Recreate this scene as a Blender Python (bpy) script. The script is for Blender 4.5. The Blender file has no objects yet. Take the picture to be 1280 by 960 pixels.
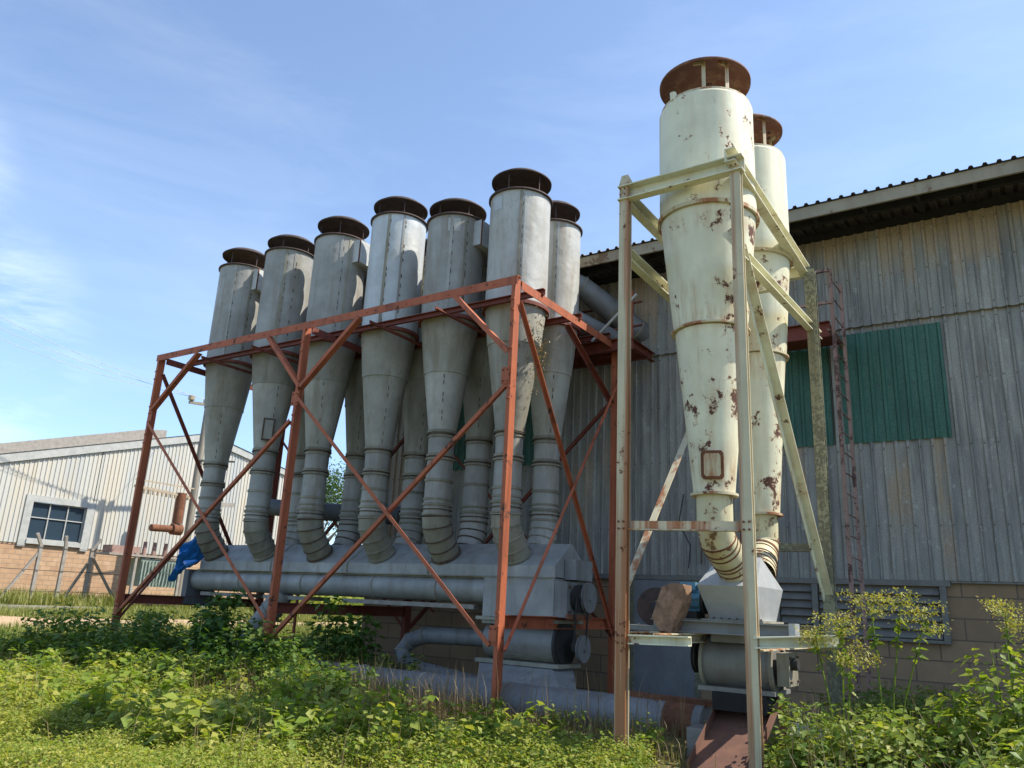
import bpy, math, random
import numpy as np
from mathutils import Vector, Matrix

# ------------------------------------------------------------------ camera, sky, sun, exposure
S = bpy.context.scene
COL = S.collection
cam_d = bpy.data.cameras.new('camera'); cam = bpy.data.objects.new('camera', cam_d); COL.objects.link(cam)
PI_, RO, YA = 0.27587, 0.04835, -0.59431
fw = Vector((math.sin(YA)*math.cos(PI_), math.cos(YA)*math.cos(PI_), math.sin(PI_)))
rt = Vector((math.cos(YA), -math.sin(YA), 0)); up = rt.cross(fw)
r2 = rt*math.cos(RO)+up*math.sin(RO); u2 = -rt*math.sin(RO)+up*math.cos(RO)
M = Matrix((r2, u2, -fw)).transposed().to_4x4(); M.translation = (0, 0, 1.6)
cam.matrix_world = M
cam_d.sensor_width = 36; cam_d.lens = 981/1280*36; cam_d.clip_end = 2000; cam_d.clip_start = .05
S.camera = cam

SUN_AZ, SUN_EL = math.radians(31), math.radians(50.5)      # azimuth from +X towards +Y
sd = Vector((math.cos(SUN_AZ)*math.cos(SUN_EL), math.sin(SUN_AZ)*math.cos(SUN_EL), math.sin(SUN_EL)))
sl = bpy.data.lights.new('sun', 'SUN'); sl.energy = 3.5; sl.angle = math.radians(.53); sl.color = (1, .94, .83)
so = bpy.data.objects.new('sun', sl); COL.objects.link(so); so.rotation_euler = sd.to_track_quat('Z', 'Y').to_euler()
so.location = (20, 20, 40)

W = bpy.data.worlds.new('World'); S.world = W; W.use_nodes = True
nt = W.node_tree; nt.nodes.clear()
def N(t, ty, **k):
    n = t.nodes.new(ty)
    for a, b in k.items(): setattr(n, a, b)
    return n
sky = N(nt, 'ShaderNodeTexSky', sky_type='NISHITA', sun_disc=False, sun_elevation=SUN_EL, sun_rotation=math.pi/2-SUN_AZ)
sky.altitude = 900; sky.air_density = 1.0; sky.dust_density = .6; sky.ozone_density = 1.0
bg = N(nt, 'ShaderNodeBackground'); bg.inputs[1].default_value = .15
wo = N(nt, 'ShaderNodeOutputWorld')
tc = N(nt, 'ShaderNodeTexCoord')
mp = N(nt, 'ShaderNodeMapping'); mp.inputs['Scale'].default_value = (2.2, 2.2, 9)
cn = N(nt, 'ShaderNodeTexNoise'); cn.inputs['Scale'].default_value = 1.3; cn.inputs['Detail'].default_value = 9; cn.inputs['Roughness'].default_value = .62; cn.inputs['Distortion'].default_value = .35
cr = N(nt, 'ShaderNodeValToRGB'); cr.color_ramp.elements[0].position = .46; cr.color_ramp.elements[1].position = .80
cr.color_ramp.elements[1].color = (.75, .75, .75, 1)
nt.links.new(tc.outputs['Generated'], mp.inputs[0]); nt.links.new(mp.outputs[0], cn.inputs[0]); nt.links.new(cn.outputs[0], cr.inputs[0])
def cloud_mask(d, lo, hi):
    d = Vector(d).normalized()
    vm = N(nt, 'ShaderNodeVectorMath', operation='DOT_PRODUCT'); vm.inputs[1].default_value = d
    nt.links.new(tc.outputs['Generated'], vm.inputs[0])
    mr = N(nt, 'ShaderNodeMapRange', interpolation_type='SMOOTHSTEP'); mr.inputs['From Min'].default_value = math.cos(math.radians(hi)); mr.inputs['From Max'].default_value = math.cos(math.radians(lo))
    nt.links.new(vm.outputs['Value'], mr.inputs['Value']); return mr.outputs[0]
m1 = cloud_mask((-.905, .19, .38), 1, 9); m2 = cloud_mask((-.90, .30, .24), 1, 9)
ma = N(nt, 'ShaderNodeMath', operation='MAXIMUM'); nt.links.new(m1, ma.inputs[0]); nt.links.new(m2, ma.inputs[1])
mb_ = N(nt, 'ShaderNodeMath', operation='MULTIPLY_ADD'); mb_.inputs[1].default_value = .9; mb_.inputs[2].default_value = .10
nt.links.new(ma.outputs[0], mb_.inputs[0])
mc = N(nt, 'ShaderNodeMath', operation='MULTIPLY'); nt.links.new(mb_.outputs[0], mc.inputs[0]); nt.links.new(cr.outputs[0], mc.inputs[1])
tint = N(nt, 'ShaderNodeMix', data_type='RGBA', blend_type='MULTIPLY'); tint.inputs[0].default_value = 1
tint.inputs[7].default_value = (1.02, .99, .97, 1)
nt.links.new(sky.outputs[0], tint.inputs[6])
mx = N(nt, 'ShaderNodeMix', data_type='RGBA'); mx.inputs[7].default_value = (6.2, 6.6, 7.0, 1)
sx = N(nt, 'ShaderNodeSeparateXYZ'); nt.links.new(tc.outputs['Generated'], sx.inputs[0])
hz = N(nt, 'ShaderNodeMapRange', interpolation_type='SMOOTHSTEP'); hz.inputs[1].default_value = -.02; hz.inputs[2].default_value = .42; nt.links.new(sx.outputs[2], hz.inputs[0])
hm = N(nt, 'ShaderNodeMix', data_type='RGBA'); hm.inputs[6].default_value = (.56, .66, .78, 1); hm.inputs[7].default_value = (1, 1, 1, 1); nt.links.new(hz.outputs[0], hm.inputs[0])
t2_ = N(nt, 'ShaderNodeMix', data_type='RGBA', blend_type='MULTIPLY'); t2_.inputs[0].default_value = 1; nt.links.new(tint.outputs[2], t2_.inputs[6]); nt.links.new(hm.outputs[2], t2_.inputs[7])
nt.links.new(mc.outputs[0], mx.inputs[0]); nt.links.new(t2_.outputs[2], mx.inputs[6]); nt.links.new(mx.outputs[2], bg.inputs[0])
nt.links.new(bg.outputs[0], wo.inputs[0])
S.view_settings.view_transform = 'Standard'; S.view_settings.look = 'None'; S.view_settings.gamma = 1
S.view_settings.exposure = 1.0

random.seed(7); RNG = np.random.default_rng(7)

# ------------------------------------------------------------------ materials
def rgb(c): return (c[0], c[1], c[2], 1)
class MT:
    def __init__(s, name):
        s.m = bpy.data.materials.new(name); s.m.use_nodes = True; s.t = s.m.node_tree
        s.b = s.t.nodes['Principled BSDF']; s.o = s.t.nodes['Material Output']
        g = N(s.t, 'ShaderNodeNewGeometry'); s.pos = g.outputs['Position']
    def L(s, a, b): s.t.links.new(a, b)
    def noise(s, scale, detail=5, rough=.6, stretch=(1, 1, 1), off=(0, 0, 0), dist=0):
        mp = N(s.t, 'ShaderNodeMapping'); mp.inputs['Scale'].default_value = stretch; mp.inputs['Location'].default_value = off
        s.L(s.pos, mp.inputs[0])
        n = N(s.t, 'ShaderNodeTexNoise'); n.inputs['Scale'].default_value = scale; n.inputs['Detail'].default_value = detail
        n.inputs['Roughness'].default_value = rough; n.inputs['Distortion'].default_value = dist
        s.L(mp.outputs[0], n.inputs[0]); return n.outputs[0]
    def ramp(s, v, a, b, va=0, vb=1):
        r = N(s.t, 'ShaderNodeMapRange'); r.inputs[1].default_value = a; r.inputs[2].default_value = b
        r.inputs[3].default_value = va; r.inputs[4].default_value = vb; s.L(v, r.inputs[0]); return r.outputs[0]
    def math(s, op, a, b=None):
        n = N(s.t, 'ShaderNodeMath', operation=op)
        for i, v in enumerate((a, b)):
            if v is None: continue
            if isinstance(v, (int, float)): n.inputs[i].default_value = v
            else: s.L(v, n.inputs[i])
        return n.outputs[0]
    def mix(s, f, a, b, bt='MIX'):
        n = N(s.t, 'ShaderNodeMix', data_type='RGBA', blend_type=bt)
        for i, v in ((0, f), (6, a), (7, b)):
            if isinstance(v, tuple): n.inputs[i].default_value = rgb(v)
            elif isinstance(v, (int, float)): n.inputs[i].default_value = v
            else: s.L(v, n.inputs[i])
        return n.outputs[2]
    def hsv(s, c, v):
        n = N(s.t, 'ShaderNodeHueSaturation'); s.L(c, n.inputs['Color'])
        s.L(v, n.inputs['Value']); return n.outputs[0]
    def bump(s, h, st=.3, d=.01):
        n = N(s.t, 'ShaderNodeBump'); n.inputs['Strength'].default_value = st; n.inputs['Distance'].default_value = d
        s.L(h, n.inputs['Height']); s.L(n.outputs[0], s.b.inputs['Normal'])
    def fin(s, c, rough=.6, metal=0.0, spec=.5):
        if isinstance(c, tuple): s.b.inputs['Base Color'].default_value = rgb(c)
        else: s.L(c, s.b.inputs['Base Color'])
        if isinstance(rough, (int, float)): s.b.inputs['Roughness'].default_value = rough
        else: s.L(rough, s.b.inputs['Roughness'])
        s.b.inputs['Metallic'].default_value = metal
        s.b.inputs['Specular IOR Level'].default_value = spec
        return s.m

def mat_galv(name, base, dirt, metal=.15, rough=.5, dirty=.5):
    m = MT(name)
    big = m.noise(.9, 6, .65); st = m.noise(3.5, 5, .6, (1, 1, .12), (3, 1, 2)); fine = m.noise(60, 4, .6)
    c = m.mix(m.ramp(big, .38, .66), base, tuple(x*.66 for x in base))
    spot = m.noise(7, 8, .75, (1, 1, .5), (2, 8, 1)); c = m.mix(m.ramp(spot, .55, .68, 0, .5*dirty+.1), c, dirt)
    c = m.mix(m.math('MULTIPLY', m.ramp(st, .48, .75), dirty), c, dirt)
    oi = N(m.t, 'ShaderNodeObjectInfo'); c = m.hsv(c, m.ramp(oi.outputs['Random'], 0, 1, .78, 1.12))
    chips = m.noise(14, 6, .7, (1, 1, .6), (7, 7, 7))
    c = m.mix(m.ramp(chips, .69, .72, 0, .8), c, (.09, .05, .03))
    c = m.mix(m.ramp(fine, .3, .7, 0, .25), c, tuple(x*.7 for x in base))
    m.bump(m.math('ADD', m.noise(2.2, 2, .5), m.math('MULTIPLY', m.noise(9, 4, .6), .25)), .45, .05)
    return m.fin(c, m.ramp(big, .3, .7, rough-.08, rough+.18), metal)

def mat_paint(name, base, chip, rust, chipth=.62, chipscale=5, rustamt=.5, rough=.5, spec=.4, streakz=.1, sa=.5, sb=.72, seams=()):
    m = MT(name)
    a = m.noise(chipscale, 8, .72, (1, 1, .9)); reg = m.noise(1.1, 2, .5, (1, 1, 1), (5, 2, 8))
    st = m.noise(4.5, 5, .6, (1, 1, streakz), (1, 9, 2)); big = m.noise(2, 4, .6, (1, 1, 1), (2, 4, 9))
    c = m.mix(m.ramp(big, .35, .7), base, tuple(x*.82 for x in base))
    c = m.mix(m.math('MULTIPLY', m.ramp(st, sa, sb), rustamt), c, rust)
    comb = m.math('ADD', a, m.ramp(reg, .3, .7, -.08, .08))
    if seams:
        rn = m.noise(16, 4, .6, (1, 1, .035), (3, 6, 9)); c = m.mix(m.math('MULTIPLY', m.ramp(rn, .60, .70), m.ramp(reg, .42, .6, 0, .55)), c, rust)
        sz = N(m.t, 'ShaderNodeSeparateXYZ'); m.L(m.pos, sz.inputs[0])
        for z0, wd, am in seams:
            d = m.math('ABSOLUTE', m.math('SUBTRACT', sz.outputs[2], z0)); w = m.math('MULTIPLY', m.ramp(d, 0, wd, 1, 0), am)
            comb = m.math('ADD', comb, w)
            c = m.mix(m.math('MULTIPLY', m.math('MULTIPLY', w, 7), m.ramp(m.noise(9, 5, .6, (1, 1, .15), (4, 4, 1)), .45, .65)), c, rust)
    k = m.ramp(comb, chipth, chipth+.02)
    c = m.mix(m.math('MULTIPLY', m.ramp(comb, chipth-.035, chipth), .45), c, rust)
    c = m.mix(k, c, m.mix(m.noise(30, 3, .6), chip, tuple(x*1.8 for x in chip)))
    m.bump(m.math('SUBTRACT', m.noise(6, 3, .5), k), .3, .012)
    return m.fin(c, m.ramp(k, 0, 1, rough, .85), 0, spec)

def mat_plain(name, c, rough=.7, metal=0., var=.35, scale=4, bump=.2, stretch=(1, 1, 1)):
    m = MT(name)
    n = m.noise(scale, 6, .65, stretch); n2 = m.noise(scale*8, 4, .6, stretch, (3, 3, 3))
    k = m.mix(m.ramp(n, .3, .7), tuple(x*(1-var) for x in c), tuple(min(1, x*(1+var*.5)) for x in c))
    k = m.mix(m.ramp(n2, .35, .7, 0, var*.6), k, tuple(x*.6 for x in c))
    m.bump(n2, bump, .006)
    return m.fin(k, rough, metal)

G = {}
G['galv'] = mat_galv('galvanised_steel', (.455, .45, .41), (.24, .19, .125), .1, .58, .9)
G['cone'] = mat_galv('weathered_cone', (.42, .41, .35), (.20, .17, .11), .05, .65, 1.0)
G['galv_light'] = mat_galv('galvanised_steel_clean', (.56, .58, .57), (.36, .33, .26), .15, .45, .5)
G['galv_hood'] = mat_galv('painted_hood', (.34, .345, .33), (.17, .15, .12), .1, .5, .85)
G['galv_band'] = mat_galv('dull_band', (.33, .31, .24), (.13, .10, .06), .05, .7, .9)
G['duct'] = mat_galv('weathered_shaded_duct', (.27, .275, .275), (.13, .11, .085), .1, .55, .9)  # weathered galvanised grey, darkened so the ducts' shade sits in the base colour
G['ridge'] = mat_plain('rusty_seam', (.12, .085, .06), .85, 0, .6, 12)
G['pipe_dark'] = mat_galv('dark_duct', (.13, .14, .15), (.08, .08, .07), .1, .6, .4)
G['cap'] = mat_plain('rusty_cap', (.075, .048, .040), .8, 0, .6, 7)
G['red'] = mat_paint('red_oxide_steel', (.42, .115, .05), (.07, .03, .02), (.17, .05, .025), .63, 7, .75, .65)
G['reddark'] = mat_paint('dark_red_steel', (.20, .05, .032), (.05, .025, .02), (.10, .035, .02), .62, 7, .5, .7)  # darker red, mostly for rear, left and inner members
G['pink'] = mat_paint('faded_red_steel', (.34, .22, .18), (.07, .04, .035), (.17, .09, .07), .56, 9, .6, .8)
G['cream'] = mat_paint('cream_paint', (.74, .72, .53), (.075, .032, .022), (.44, .27, .13), .63, 4.8, .35, .5, seams=((5.12, .32, .10), (6.30, .25, .07), (3.25, .5, .09), (5.45, .2, .08), (4.1, .5, .03)))
G['creamleg'] = mat_paint('cream_rusty_steel', (.58, .51, .34), (.10, .045, .022), (.33, .125, .045), .64, 9, .95, .6, .4, .025, .49, .58)
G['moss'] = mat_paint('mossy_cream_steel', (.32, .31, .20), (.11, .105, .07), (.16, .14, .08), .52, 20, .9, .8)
G['creampipe'] = mat_paint('worn_cream_pipe', (.60, .56, .36), (.12, .07, .035), (.38, .24, .10), .6, 7, .7, .6)
G['rustcap'] = mat_paint('rust_brown', (.17, .07, .045), (.05, .022, .018), (.40, .24, .14), .60, 3, .5, .85)
G['rust'] = mat_plain('rust', (.19, .075, .035), .9, 0, .5, 5)
G['rustplate'] = mat_paint('brown_plate', (.17, .085, .06), (.09, .045, .03), (.24, .12, .07), .62, 4, .5, .7)
G['silver'] = mat_galv('bare_sheet', (.52, .54, .54), (.36, .32, .24), .25, .4, .3)
G['drum'] = mat_galv('dull_drum', (.27, .27, .25), (.17, .12, .08), .1, .55, .6)
G['black'] = mat_plain('dark_iron', (.03, .028, .026), .7)
G['blue'] = mat_plain('blue_motor_paint', (.12, .30, .42), .5)
G['tarp'] = mat_plain('blue_tarpaulin', (.03, .24, .72), .35, 0, .4, 6, .5)
G['guard'] = mat_plain('weathered_guard', (.34, .20, .125), .9, 0, .6, 12, .9)
G['wood'] = mat_plain('weathered_pole', (.27, .24, .19), .9, 0, .4, 6, .4, (1, 1, .1))
G['woodgreen'] = mat_plain('greenish_pole', (.23, .30, .23), .9, 0, .4, 6, .4, (1, 1, .1))
G['conc'] = mat_plain('concrete', (.32, .29, .25), .9, 0, .3, 5)
G['fascia'] = mat_paint('fascia_board', (.34, .30, .22), (.12, .08, .05), (.22, .17, .11), .6, 4, .6, .7)
G['soffit'] = mat_plain('roof_sheet', (.16, .14, .13), .7, 0, .3)
G['dark'] = mat_plain('interior_dark', (.02, .02, .02), .9)
G['porc'] = mat_plain('porcelain', (.45, .36, .25), .3)
G['transf'] = mat_plain('transformer_paint', (.26, .32, .27), .6)
G['door'] = mat_plain('grey_door', (.20, .21, .22), .6, 0, .25, 3)
G['louvre'] = mat_plain('louvre', (.17, .165, .145), .5, 0, .25, 5)
G['white'] = mat_plain('white_trim', (.42, .42, .39), .7, 0, .2)
G['wire'] = mat_plain('wire', (.45, .48, .52), .5, .3)

def mat_cladding():
    m = MT('weathered_cladding')
    sp = N(m.t, 'ShaderNodeSeparateXYZ'); m.L(m.pos, sp.inputs[0])
    fx = m.math('FLOOR', m.math('DIVIDE', sp.outputs[0], .2)); fs = m.math('FLOOR', m.math('DIVIDE', sp.outputs[0], .8))
    tier = m.math('GREATER_THAN', sp.outputs[2], 7.13); t2 = m.math('GREATER_THAN', sp.outputs[2], 4.8)
    cx = N(m.t, 'ShaderNodeCombineXYZ'); m.L(fx, cx.inputs[0]); m.L(tier, cx.inputs[1])
    w1 = N(m.t, 'ShaderNodeTexWhiteNoise'); m.L(cx.outputs[0], w1.inputs[0])
    cs = N(m.t, 'ShaderNodeCombineXYZ'); m.L(fs, cs.inputs[0]); m.L(m.math('ADD', tier, t2), cs.inputs[1])
    w2 = N(m.t, 'ShaderNodeTexWhiteNoise'); m.L(cs.outputs[0], w2.inputs[0])
    base = m.mix(w2.outputs[0], (.34, .335, .295), (.45, .43, .37))
    st = m.noise(5, 6, .65, (1, 1, .15)); big = m.noise(.6, 4, .6, (1, 1, .7), (4, 4, 4))
    base = m.mix(m.ramp(st, .35, .7), base, (.20, .20, .185))
    # tan stains, stronger towards the top of the upper sheets
    hz = m.ramp(sp.outputs[2], 7.1, 9.0, .0, .55)
    tan = m.math('ADD', m.math('MULTIPLY', w1.outputs[0], .75), m.math('ADD', hz, m.ramp(big, .3, .7, -.40, .45)))
    tan = m.math('MULTIPLY', m.ramp(m.math('ADD', tan, m.ramp(st, .2, .8, -.25, .25)), .62, .95), .8)
    base = m.mix(tan, base, (.44, .33, .21))
    drk = m.noise(7, 6, .7, (1, 1, .05), (6, 2, 5)); base = m.mix(m.ramp(drk, .52, .70, 0, .75), base, (.12, .105, .09))
    ov = m.math('LESS_THAN', m.math('FRACT', m.math('DIVIDE', sp.outputs[0], .8)), .035); base = m.mix(m.math('MULTIPLY', ov, .6), base, (.09, .085, .08))
    base = m.mix(m.ramp(m.noise(40, 4, .6), .4, .7, 0, .5), base, (.12, .12, .115))
    base = m.mix(m.ramp(m.noise(9, 7, .7, (1, 1, .5), (9, 1, 1)), .60, .66, 0, .45), base, (.50, .50, .47))
    m.bump(m.noise(3, 3), .3, .02)
    return m.fin(base, .62, .1)
G['clad'] = mat_cladding()
def mat_green():
    m = MT('green_sheet')
    st = m.noise(6, 6, .65, (1, 1, .2)); f = m.noise(45, 4, .6)
    c = m.mix(m.ramp(st, .3, .7), (.02, .11, .075), (.07, .21, .15))
    c = m.mix(m.ramp(f, .35, .7, 0, .8), c, (.015, .045, .035))
    return m.fin(c, .55)
G['green'] = mat_green()
def mat_block(name, c1, c2, mortar, bw, bh, axis):
    m = MT(name)
    mp = N(m.t, 'ShaderNodeMapping')
    mp.inputs['Rotation'].default_value = (math.pi/2, 0, 0) if axis == 'x' else (math.pi/2, 0, math.pi/2)
    sp = N(m.t, 'ShaderNodeSeparateXYZ'); m.L(m.pos, sp.inputs[0]); cb = N(m.t, 'ShaderNodeCombineXYZ')
    m.L(sp.outputs[0 if axis == 'x' else 1], cb.inputs[0]); m.L(sp.outputs[2], cb.inputs[1])
    br = N(m.t, 'ShaderNodeTexBrick'); m.L(cb.outputs[0], br.inputs[0]); br.inputs['Scale'].default_value = 1
    br.inputs['Brick Width'].default_value = bw; br.inputs['Row Height'].default_value = bh; br.inputs['Mortar Size'].default_value = .012
    br.inputs['Color1'].default_value = rgb(c1); br.inputs['Color2'].default_value = rgb(c2); br.inputs['Mortar'].default_value = rgb(mortar)
    n = m.noise(2.5, 6, .65)
    c = m.mix(m.ramp(n, .35, .75, 0, .55), br.outputs[0], tuple(x*.55 for x in c1))
    h = m.math('ADD', m.math('MULTIPLY', br.outputs['Fac'], -1.), m.math('MULTIPLY', m.noise(30, 4), .5))
    m.bump(h, .6, .015)
    return m.fin(c, .9)
G['block'] = mat_block('clay_blocks', (.33, .225, .13), (.25, .17, .105), (.13, .10, .075), .8, .35, 'x')
G['blocky'] = mat_block('clay_blocks_end', (.25, .155, .10), (.19, .12, .085), (.17, .13, .10), .8, .35, 'y')
G['shedbrick'] = mat_block('orange_brick', (.46, .28, .16), (.54, .36, .22), (.30, .23, .17), .5, .22, 'y')
def mat_shed():
    m = MT('shed_cladding')
    sp = N(m.t, 'ShaderNodeSeparateXYZ'); m.L(m.pos, sp.inputs[0])
    fx = m.math('FLOOR', m.math('DIVIDE', sp.outputs[1], .8)); w = N(m.t, 'ShaderNodeTexWhiteNoise', noise_dimensions='1D'); m.L(fx, w.inputs['W'])
    c = m.mix(w.outputs[0], (.52, .50, .44), (.40, .42, .42))
    st = m.noise(2, 5, .65, (1, 1, .12)); c = m.mix(m.ramp(st, .4, .7, 0, .6), c, (.56, .47, .33))
    return m.fin(c, .6, .02)
G['shed'] = mat_shed()
def mat_glass(name):
    m = MT(name); m.fin((.03, .05, .07), .12, 0, .8); return m.m
G['glass'] = mat_glass('window_glass')

def mat_leaf(name, c1, c2, c3, trans=.4):
    m = MT(name)
    at = N(m.t, 'ShaderNodeAttribute', attribute_name='var')
    r = N(m.t, 'ShaderNodeValToRGB'); e = r.color_ramp.elements
    e[0].color = rgb(c1); e[1].color = rgb(c3); e.new(.6).color = rgb(c2)
    m.L(at.outputs['Fac'], r.inputs[0])
    big = m.noise(.5, 3, .5); c = m.mix(m.ramp(big, .35, .65, 0, .35), r.outputs[0], c1)
    m.fin(c, .5, 0, .35)
    tr = N(m.t, 'ShaderNodeBsdfTranslucent'); m.L(m.mix(1.0, c, (1.0, 1.0, .45), 'MULTIPLY'), tr.inputs[0])
    ms = N(m.t, 'ShaderNodeMixShader'); ms.inputs[0].default_value = trans
    m.L(m.b.outputs[0], ms.inputs[1]); m.L(tr.outputs[0], ms.inputs[2]); m.L(ms.outputs[0], m.o.inputs[0])
    return m.m
G['weed'] = mat_leaf('weed_leaf', (.10, .19, .022), (.28, .37, .05), (.56, .52, .13), .5)
G['lush'] = mat_leaf('lush_leaf', (.04, .10, .018), (.11, .20, .03), (.30, .36, .08), .42)
G['grass'] = mat_leaf('grass_blade', (.14, .19, .035), (.32, .34, .09), (.50, .42, .18))
G['dry'] = mat_leaf('dry_stalk', (.16, .11, .05), (.30, .22, .11), (.42, .34, .19), .2)
G['umbel'] = mat_leaf('yellow_flower', (.30, .33, .05), (.52, .48, .10), (.45, .28, .10), .35)
G['treeleaf'] = mat_leaf('tree_leaf', (.035, .085, .02), (.07, .13, .03), (.14, .19, .05), .3)
def mat_ground():
    m = MT('soil')
    n = m.noise(.35, 6, .6); f = m.noise(9, 7, .7); sp = N(m.t, 'ShaderNodeSeparateXYZ'); m.L(m.pos, sp.inputs[0])
    c = m.mix(m.ramp(f, .3, .7), (.12, .085, .05), (.24, .17, .10))
    g = m.mix(m.ramp(f, .3, .75), (.11, .13, .04), (.26, .24, .09))
    c = m.mix(m.ramp(n, .38, .6), c, g)
    m.bump(f, .8, .05)
    return m.fin(c, .95, 0, .2)
G['ground'] = mat_ground()
def mat_path():
    m = MT('dirt'); f = m.noise(4, 7, .7)
    c = m.mix(m.ramp(f, .3, .7), (.42, .28, .16), (.52, .38, .24)); m.bump(f, .5, .03); return m.fin(c, .95, 0, .2)
G['path'] = mat_path()

# ------------------------------------------------------------------ mesh helpers
SIZE = [1.0]                                     # size of the cyclone assembly relative to its drawing, grown about its own centre line
PIV, SHIFT = Vector((-12, 12, 2.1)), Vector((-12, 12, .5))
def sized(p):
    k = SIZE[0]; return PIV+(Vector(p)-PIV)*k+SHIFT*(k-1)
class MB:
    def __init__(s): s.v = []; s.f = []; s.sm = []; s.log = []
    def add(s, vs, fs, smooth=False):
        o = len(s.v); s.v += [tuple(x) for x in vs]; s.f += [tuple(i+o for i in f) for f in fs]; s.sm += [smooth]*len(fs); s.log.append((len(vs), len(fs))); return s
    def box(s, x0, x1, y0, y1, z0, z1):
        v = [(x, y, z) for x in (x0, x1) for y in (y0, y1) for z in (z0, z1)]
        return s.add(v, [(0, 1, 3, 2), (4, 6, 7, 5), (0, 4, 5, 1), (2, 3, 7, 6), (0, 2, 6, 4), (1, 5, 7, 3)])
    def extr(s, prof, p, q, upv=(0, 0, 1)):
        p, q = Vector(p), Vector(q); d = (q-p).normalized(); u = Vector(upv)
        if abs(d.dot(u)) > .98: u = Vector((0, 1, 0)) if abs(d.y) < .9 else Vector((1, 0, 0))
        a = d.cross(u).normalized(); b = a.cross(d).normalized(); n = len(prof)
        vs = [p+a*x+b*y for x, y in prof]+[q+a*x+b*y for x, y in prof]
        fs = [(i, (i+1) % n, n+(i+1) % n, n+i) for i in range(n)]+[tuple(range(n))[::-1], tuple(range(n, 2*n))]
        return s.add(vs, fs)
    def beam(s, p, q, w=.1, h=.1, upv=(0, 0, 1), kind='box', t=.014):
        w2, h2 = w/2, h/2
        if kind == 'box': pr = [(-w2, -h2), (w2, -h2), (w2, h2), (-w2, h2)]
        elif kind == 'L': pr = [(-w2, -h2), (w2, -h2), (w2, -h2+t), (-w2+t, -h2+t), (-w2+t, h2), (-w2, h2)]
        elif kind == 'J': pr = [(-w2, h2), (-w2, h2-t), (w2-t, h2-t), (w2-t, -h2), (w2, -h2), (w2, h2)]
        elif kind == 'C': pr = [(-w2, -h2), (w2, -h2), (w2, -h2+t), (-w2+t, -h2+t), (-w2+t, h2-t), (w2, h2-t), (w2, h2), (-w2, h2)]
        elif kind == 'I': pr = [(-w2, -h2), (w2, -h2), (w2, -h2+t), (t/2, -h2+t), (t/2, h2-t), (w2, h2-t), (w2, h2), (-w2, h2), (-w2, h2-t), (-t/2, h2-t), (-t/2, -h2+t), (-w2, -h2+t)]
        return s.extr(pr, p, q, upv)
    def tube(s, path, rad, n=32, caps=(True, True), split=True):
        P = [Vector(p) for p in path]
        if isinstance(rad, (int, float)): rad = [rad]*len(P)
        rings = []; prev = None
        for i, p in enumerate(P):
            if i == 0: d = P[1]-P[0]; k = 1
            elif i == len(P)-1: d = P[-1]-P[-2]
            else: d = (P[i+1]-P[i]).normalized()+(P[i]-P[i-1]).normalized()
            d.normalize()
            if prev is None:
                ref = Vector((0, 0, 1)) if abs(d.z) < .9 else Vector((1, 0, 0)); a = ref.cross(d).normalized()
            else: a = (prev-d*prev.dot(d)).normalized()
            prev = a; b = d.cross(a)
            rings.append([p+(a*math.cos(t)+b*math.sin(t))*rad[i] for t in [2*math.pi*j/n for j in range(n)]])
        for i in range(len(P)-1):
            s.add(rings[i]+rings[i+1], [(j, (j+1) % n, n+(j+1) % n, n+j) for j in range(n)], True)
        if caps[0]: s.add(rings[0], [tuple(range(n))[::-1]])
        if caps[1]: s.add(rings[-1], [tuple(range(n))])
        return s
    def ring(s, c, d, r, w=.05, h=.02, n=32):     # raised band round a tube at c, axis d
        c = Vector(c); d = Vector(d).normalized(); ref = Vector((0, 0, 1)) if abs(d.z) < .9 else Vector((1, 0, 0))
        a = ref.cross(d).normalized(); b = d.cross(a)
        sec = [(-w/2, -.004), (-w/2, h), (w/2, h), (w/2, -.004)]
        vs = []
        for j in range(n):
            t = 2*math.pi*j/n; e = a*math.cos(t)+b*math.sin(t)
            vs += [c+d*x+e*(r+y) for x, y in sec]
        fs = [(4*j+k, 4*j+k+1, 4*((j+1) % n)+k+1, 4*((j+1) % n)+k) for j in range(n) for k in range(3)]
        return s.add(vs, fs)
    def lathe(s, prof, c=(0, 0, 0), n=40, smooth=True):
        c = Vector(c); vs = []
        for r, z in prof: vs += [c+Vector((r*math.cos(2*math.pi*j/n), r*math.sin(2*math.pi*j/n), z)) for j in range(n)]
        m = len(prof)
        return s.add(vs, [(i*n+j, i*n+(j+1) % n, (i+1)*n+(j+1) % n, (i+1)*n+j) for i in range(m-1) for j in range(n)], smooth)
    def poly(s, pts, thick):                      # flat polygon given 3D pts, extruded by vector thick
        t = Vector(thick); n = len(pts); vs = [Vector(p) for p in pts]; vs += [v+t for v in vs]
        return s.add(vs, [tuple(range(n))[::-1], tuple(range(n, 2*n))]+[(i, (i+1) % n, n+(i+1) % n, n+i) for i in range(n)])
    def build(s, name, mat, parent=None):
        me = bpy.data.meshes.new(name); me.from_pydata(s.v if SIZE[0] == 1 else [sized(p) for p in s.v], [], s.f)
        me.polygons.foreach_set('use_smooth', s.sm); me.materials.append(G[mat] if isinstance(mat, str) else mat); me.update()
        o = bpy.data.objects.new(name, me); COL.objects.link(o)
        if parent:
            o.parent = parent
            if parent.type == 'EMPTY': o.matrix_parent_inverse = Matrix.Translation(-parent.location)
        return o
    def build_each(s, name, mat, parent):         # every added piece becomes a part of its own
        lo = 0; i = 0; out = []
        for nv, nf in s.log:
            m = MB(); m.v = s.v[lo:lo+nv]; m.f = [tuple(k-lo for k in f) for f in s.f[i:i+nf]]; m.sm = s.sm[i:i+nf]
            out.append(m.build(name, mat, parent)); lo += nv; i += nf
        return out
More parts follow.
